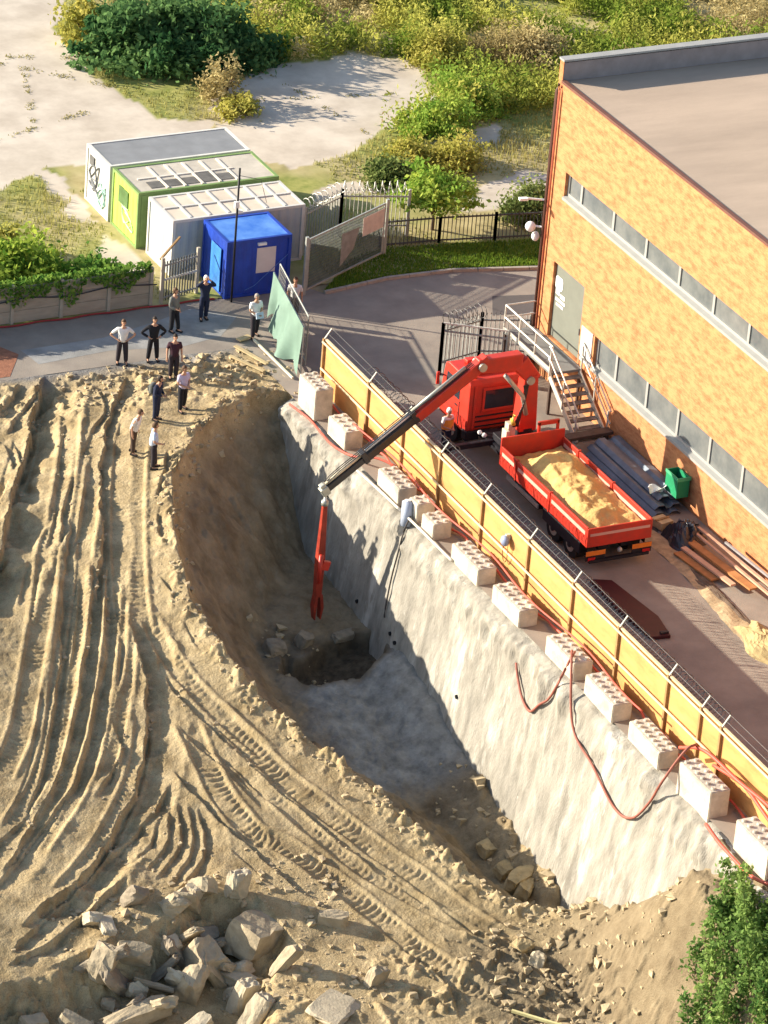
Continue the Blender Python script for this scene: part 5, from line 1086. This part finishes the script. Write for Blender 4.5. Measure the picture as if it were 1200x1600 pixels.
for p_,h_,l_ in SLS:
    if h_<.1: continue
    P_=np.array(p_); m_=int(len(P_)*.55)
    for q in range(m_):
        c_=P_[g.integers(0,len(P_))]+g.normal(0,.13,2)+np.array([.06,-.03]); clod(c_[0],c_[1],hz(c_[0],c_[1]),.035+.10*g.random()**3)
for k in range(250):
    x,y=g.uniform(-7,2),g.uniform(11,13.6); clod(x,y,hz(x,y),.06+.18*g.random()**3)
clodm=mat('clod_earth',(.44,.345,.21,1),.95,.2,3,.5,8)
tag(mb.build('clods',clodm),'loose clods and pebbles scattered over the churned earth','clods',kind='stuff')
# ------------------------------------------------------------------ vegetation
def leafmat(name,c1,c2,trans=.35):
    m=bpy.data.materials.new(name); m.use_nodes=True; n=m.node_tree.nodes; l=m.node_tree.links; n.remove(n['Principled BSDF'])
    a=n.new('ShaderNodeAttribute'); a.attribute_name='tone'; r=n.new('ShaderNodeValToRGB'); r.color_ramp.elements[0].color=c1; r.color_ramp.elements[1].color=c2; l.new(a.outputs['Fac'],r.inputs[0])
    d=n.new('ShaderNodeBsdfDiffuse'); t=n.new('ShaderNodeBsdfTranslucent'); x=n.new('ShaderNodeMixShader'); x.inputs[0].default_value=trans
    l.new(r.outputs[0],d.inputs[0]); l.new(r.outputs[0],t.inputs[0]); l.new(d.outputs[0],x.inputs[1]); l.new(t.outputs[0],x.inputs[2]); l.new(x.outputs[0],n['Material Output'].inputs[0]); return m
def leaves(name,P,size,m,parent=None,tone=None,aspect=.55,seed=1,upbias=.4):
    g=np.random.default_rng(seed); P=np.asarray(P,float); n=len(P)
    nrm=g.normal(size=(n,3)); nrm[:,2]+=upbias; nrm/=np.linalg.norm(nrm,axis=1)[:,None]
    a=np.cross(nrm,g.normal(size=(n,3))); a/=np.linalg.norm(a,axis=1)[:,None]; b=np.cross(nrm,a)
    s=size*(.6+.8*g.random(n))[:,None]
    co=np.stack([P-a*s,P+b*s*aspect-a*s*.1,P+a*s,P-b*s*aspect-a*s*.1],1).reshape(-1,3)
    tn=np.repeat((g.random(n) if tone is None else tone+.35*(g.random(n)-.5)),4)
    return npmesh(name,co,np.arange(4*n).reshape(-1,4),m,parent=parent,smooth=False,attrs=dict(tone=np.clip(tn,0,1)))
def blades(name,P,h,m,tone=None,wd=.05,seed=1,lean=.35,parent=None):
    g=np.random.default_rng(seed); P=np.asarray(P,float); n=len(P); h=np.asarray(h)*(.55+.7*g.random(n)); th=g.random(n)*2*np.pi
    d=np.stack([np.cos(th),np.sin(th),0*th],1); ln=(lean*h*g.random(n))[:,None]*np.stack([np.cos(th+1.3),np.sin(th+1.3),0*th],1); w_=wd*(.6+.8*g.random(n))[:,None]
    up=np.stack([0*h,0*h,h],1)
    co=np.stack([P-d*w_*.5,P+d*w_*.5,P+up*.6+ln*.45+d*w_*.55,P+up*.6+ln*.45-d*w_*.55,P+up+ln],1).reshape(-1,3)
    i=np.arange(n)[:,None]*5
    f=np.concatenate([i+np.array([[0,1,2]]),i+np.array([[0,2,3]]),i+np.array([[3,2,4]])])
    tn=np.repeat((g.random(n) if tone is None else tone+.4*(g.random(n)-.5)),5)
    return npmesh(name,co,f,m,smooth=False,attrs=dict(tone=np.clip(tn,0,1)),parent=parent)
def clumpcloud(center,rad,nclump,per,cr,seed,flat=.2,shell=.55):
    g=np.random.default_rng(seed); pts=[];tn=[]
    for i in range(nclump):
        d=g.normal(size=3); d/=np.linalg.norm(d); d[2]=abs(d[2])*(1)-flat*g.random(); r=(shell+(1-shell)*g.random())*(.8+.35*g.random())
        c=np.array(center)+d*r*np.array(rad); k=int(per*(.5+g.random())); q=g.normal(size=(k,3))*cr*(.6+.6*g.random())*np.array([1,1,.7])
        pts.append(c+q); tn.append(np.full(k,np.clip(.5+.3*g.normal(),0,1)))
    P=np.concatenate(pts); t=np.concatenate(tn); k=P[:,2]>.02; return P[k],t[k]
def shrub(name,label,c,rad,ncl,per,cr,size,m,seed,cat='bush',trunk=None,shell=.55,flat=.2,zmin=None):
    t=thing(name,label,cat,(c[0],c[1],c[2]))
    P,tn=clumpcloud((0,0,0),rad,ncl,per,cr,seed,flat,shell); P=P+np.array(c)
    if trunk:
        P=P+np.array([0,0,trunk])
    leaves('crown' if trunk else 'foliage',P,size,m,parent=t,tone=tn,seed=seed)
    g=np.random.default_rng(seed); mb=MB(); C0=Vector(c)
    for k in range(7 if trunk else 9):
        a=g.random()*6.28; e=C0+Vector((rad[0]*.55*math.cos(a),rad[1]*.55*math.sin(a),(trunk or 0)+rad[2]*(.2+.5*g.random())))
        st_=C0+Vector((0,0,(trunk or .05)*.5)); md=st_.lerp(e,.5)+Vector((0,0,.15*rad[2])); mb.tube([st_,md,e],.05,5,r2=.015)
    if trunk: mb.tube([C0-Vector((0,0,.05)),C0+Vector((.03,0,trunk*.6)),C0+Vector((0,.04,trunk+rad[2]*.4))],.085,7,r2=.04)
    mb.build('trunk' if trunk else 'stems',mat('bark',(.14,.10,.065,1),.9,.3,5),t); return t
DKG=leafmat('leaf_dark',(.04,.11,.04,1),(.19,.32,.11,1),.4); MDG=leafmat('leaf_mid',(.08,.19,.035,1),(.28,.42,.08,1),.4); BRG=leafmat('leaf_bright',(.18,.33,.05,1),(.48,.56,.11,1),.45); YLG=leafmat('leaf_yellow',(.27,.28,.05,1),(.58,.52,.14,1),.45); STR=leafmat('leaf_straw',(.30,.24,.10,1),(.62,.52,.26,1),.4); NET=leafmat('leaf_nettle',(.10,.22,.03,1),(.46,.54,.09,1),.45); GRY=leafmat('leaf_greygreen',(.075,.12,.035,1),(.26,.31,.10,1))
shrub('dense_bush','large dense dark-green bush on the waste ground at the top left',(9.6,41.2,0),(4.3,3.4,2.9),260,85,.34,.15,DKG,401,shell=.35)
shrub('dense_bush','dark shaded bush joined to the right of the large dark-green one',(12.4,39.6,0),(1.7,1.4,1.5),55,70,.3,.14,DKG,402,shell=.35)
shrub('yellow_bush','yellow-green bush at the left flank of the large dark bush',(6.9,43.9,0),(1.7,1.6,1.9),55,50,.3,.12,YLG,403)
shrub('dry_bush','brown withered weeds in front of the large dark bush',(9.9,36.0,0),(1.1,.9,2.3),40,40,.22,.09,STR,404)
shrub('yellow_bush','low yellow bush on the edge of the concrete pad below the dark bush',(9.9,34.5,0),(1.2,1.1,.9),40,40,.22,.10,YLG,405)
shrub('young_tree','bright green young tree behind the dark railing',(12.5,21.3,0),(1.75,1.6,2.0),170,50,.22,.11,BRG,406,cat='tree',trunk=1.25,shell=.3,flat=.6)
for k,(x,y,rx,h,m,lab) in enumerate([(17.3,30.4,1.9,1.7,BRG,'bright green bush left of the brick corner, lower of two'),(19.6,32.2,2.0,2.1,BRG,'broad green bush behind the brick corner'),(20.6,37.2,1.3,1.8,YLG,'yellow-green bush at the right end of the far concrete pad'),(24.6,36.4,1.8,1.7,STR,'greyish dry bush beside the roof corner'),(16.1,26.8,1.6,1.5,YLG,'olive bush behind the bright young tree'),(14.6,27.5,1.2,1.0,YLG,'low olive bush left of the one behind the young tree'),(12.9,25.9,1.1,1.3,GRY,'grey-green weedy bush behind the palisade'),(16.8,21.1,1.3,1.6,GRY,'dark green weeds behind the railing by the brick corner')]):
    shrub('bush',lab,(x,y,0),(rx,rx*.8,h),80,80,.28,.085,m,420+k,shell=.35)
for k,(x,y,r_,h) in enumerate([(-5.4,20.9,2.4,2.3),(-8.8,21.6,2.9,2.6),(-2.9,19.8,1.4,1.4),(-6.8,24.6,2.6,1.5)]):
    shrub('nettle_patch',['bright green overgrown weeds behind the plank wall, middle clump','bright green overgrown weeds at the left edge behind the plank wall','small dark-green weed clump at the right end of the plank wall','yellowish overgrown weeds behind the bright green clumps at the left'][k],(x,y,0),(r_,r_*.85,h),120,60,.26,.13,(NET,NET,MDG,YLG)[k],440+k,cat='weeds',shell=.4)
# ivy over the plank wall
g=np.random.default_rng(21); n=2600; ix=g.uniform(-13.5,-1.2,n); dn=np.abs(vnoise(ix*.9,ix*0,7))*2.0+.1; iz=1.62+.18*g.random(n)-dn*g.random(n)**2*1.2; iy=18.02-.10*g.random(n)+np.where(iz>1.55,.5*g.random(n),0)
tag(leaves('ivy',np.stack([ix,iy,iz],-1),.10,MDG,seed=9),'ivy trailing over the top of the concrete plank wall','ivy')
# shrub at the lower right, growing on the bank
bx0,by0=-.7,-27.3
sb=thing('shrub','leafy green shrub on the bank at the lower right','bush',(bx0,by0,hz(bx0,by0)))
g=np.random.default_rng(55); Ps=[];T_=[]; mb=MB()
for k in range(62):
    a=g.random()*6.28; rr=1.55*math.sqrt(g.random()); x=bx0+rr*.9*math.cos(a); y=by0+rr*1.5*math.sin(a); z=hz(x,y); hgt=.8+1.5*g.random(); ex=x+.35*g.normal(); ey=y+.35*g.normal()
    m_=int(140*hgt); t_=g.random(m_); rad_=.30*(1-.55*t_)
    Ps.append(np.stack([x+(ex-x)*t_+rad_*g.normal(size=m_)*.75,y+(ey-y)*t_+rad_*g.normal(size=m_)*.75,z+hgt*t_],-1)); T_.append(np.full(m_,np.clip(.5+.28*g.normal(),0,1)))
    mb.tube([(x,y,z-.1),((x+ex)/2,(y+ey)/2,z+hgt*.5),(ex,ey,z+hgt*.95)],.022,5,r2=.008)
leaves('foliage',np.concatenate(Ps),.085,leafmat('leaf_shrub',(.07,.16,.04,1),(.30,.42,.12,1),.4),parent=sb,tone=np.concatenate(T_),seed=56); mb.build('stems',mat('bark',(.14,.10,.065,1)),sb)
# weeds and grass on the field
def scatter(n,x0,x1,y0,y1,seed,cond):
    g=np.random.default_rng(seed); x=g.uniform(x0,x1,n); y=g.uniform(y0,y1,n); k=cond(x,y); return x[k],y[k]
def notpad(x,y,mrg=0):
    i=np.clip(((x+14)/.2).astype(int),0,len(fx)-1); j=np.clip(((y-17.9)/.2).astype(int),0,len(fy)-1); return padm[j,i]<.5
def gm(x,y): return fbm(x,y,.28,4,111)
inbld=lambda x,y:(x>10.2)&(y<9.4)
ok=lambda x,y:notpad(x,y)&~((x>.0)&(x<6.6)&(y>17)&(y<28.4))
x,y=scatter(60000,14,46,30,56,61,lambda x,y:ok(x,y)&(fbm(x,y,.35,3,151)>-.32)&(y>31+.0*x))
b1=fbm(x,y,.22,3,161); z=0*x; 
def weedy(x,y,h,per,seed):
    g=np.random.default_rng(seed); n=len(x); X=np.repeat(x,per)+.10*g.normal(size=n*per); Y=np.repeat(y,per)+.10*g.normal(size=n*per); Z=np.repeat(h*(.5+.8*g.random(n)),per)*g.random(n*per)
    return np.stack([X,Y,Z],-1)
k=b1<.02; P_=weedy(x[k],y[k],.9+.6*(b1[k]<-.1)+.8*np.clip(fbm(x[k],y[k],.6,2,173),0,1),4,3)
tag(leaves('dry_weeds',P_,.10,STR,tone=np.clip(.5+1.5*fbm(P_[:,0],P_[:,1],.6,3,171),0,1),aspect=.35,seed=3,upbias=-.1),'tall straw-coloured weeds over the far waste ground','weeds',kind='stuff')
k=~k; P_=weedy(x[k],y[k],1.0+1.6*np.clip(fbm(x[k],y[k],.6,2,177),0,.6),4,4)
tag(leaves('green_weeds',P_,.11,leafmat('leaf_weeds',(.18,.26,.04,1),(.58,.55,.13,1),.45),tone=np.clip(.45+1.6*fbm(P_[:,0],P_[:,1],.55,3,175),0,1),aspect=.4,seed=4,upbias=-.1),'tall yellow-green weeds over the far waste ground','weeds',kind='stuff')
x,y=scatter(90000,-14,24,18.3,56,63,lambda x,y:ok(x,y)&(gm(x,y)>-.22)&((x<15)|(y<31)))
tag(blades('rough_grass',np.stack([x,y,0*x],-1),.15+.35*np.clip(gm(x,y),0,.5),leafmat('grass_rough',(.22,.24,.06,1),(.44,.40,.15,1)),tone=np.clip(.5+gm(x,y),0,1),wd=.035,seed=5),'rough patchy grass between the concrete pads','grass',kind='stuff')
x,y=scatter(26000,5.5,17.6,16.6,20.4,64,lambda x,y:inpoly(x,y,vg)); tag(blades('verge_grass',np.stack([x,y,0*x+.03],-1),.13+0*x,leafmat('grass_verge',(.10,.20,.025,1),(.26,.36,.05,1)),wd=.03,seed=6),'short green grass on the verge','grass',kind='stuff')
# grass growing in the joints of the old concrete pads
g=np.random.default_rng(91); px_=[];
for (a,b,n,s) in (((-4,33.5),(5.0,36.8),900,.12),((5.9,38.6),(1.5,43.0),700,.14),((-2,44.5),(5.6,42.0),800,.12),((1.2,36),(3.0,41.6),500,.10),((9.3,35.8),(17.5,34.6),500,.1),((12.8,38.9),(14.5,29.8),500,.09)):
    t_=g.random(n); k=np.sin(t_*23+a[0])+np.sin(t_*61)>.35; t_=t_[k]; px_.append(np.stack([a[0]+(b[0]-a[0])*t_+s*g.normal(size=len(t_)),a[1]+(b[1]-a[1])*t_+s*g.normal(size=len(t_)),0*t_],-1))
P_=np.concatenate(px_); tag(blades('joint_grass',P_,.09,leafmat('grass_joint',(.26,.24,.09,1),(.42,.37,.15,1)),wd=.045,seed=8),'thin weeds growing along the cracks of the old concrete pads','grass',kind='stuff')
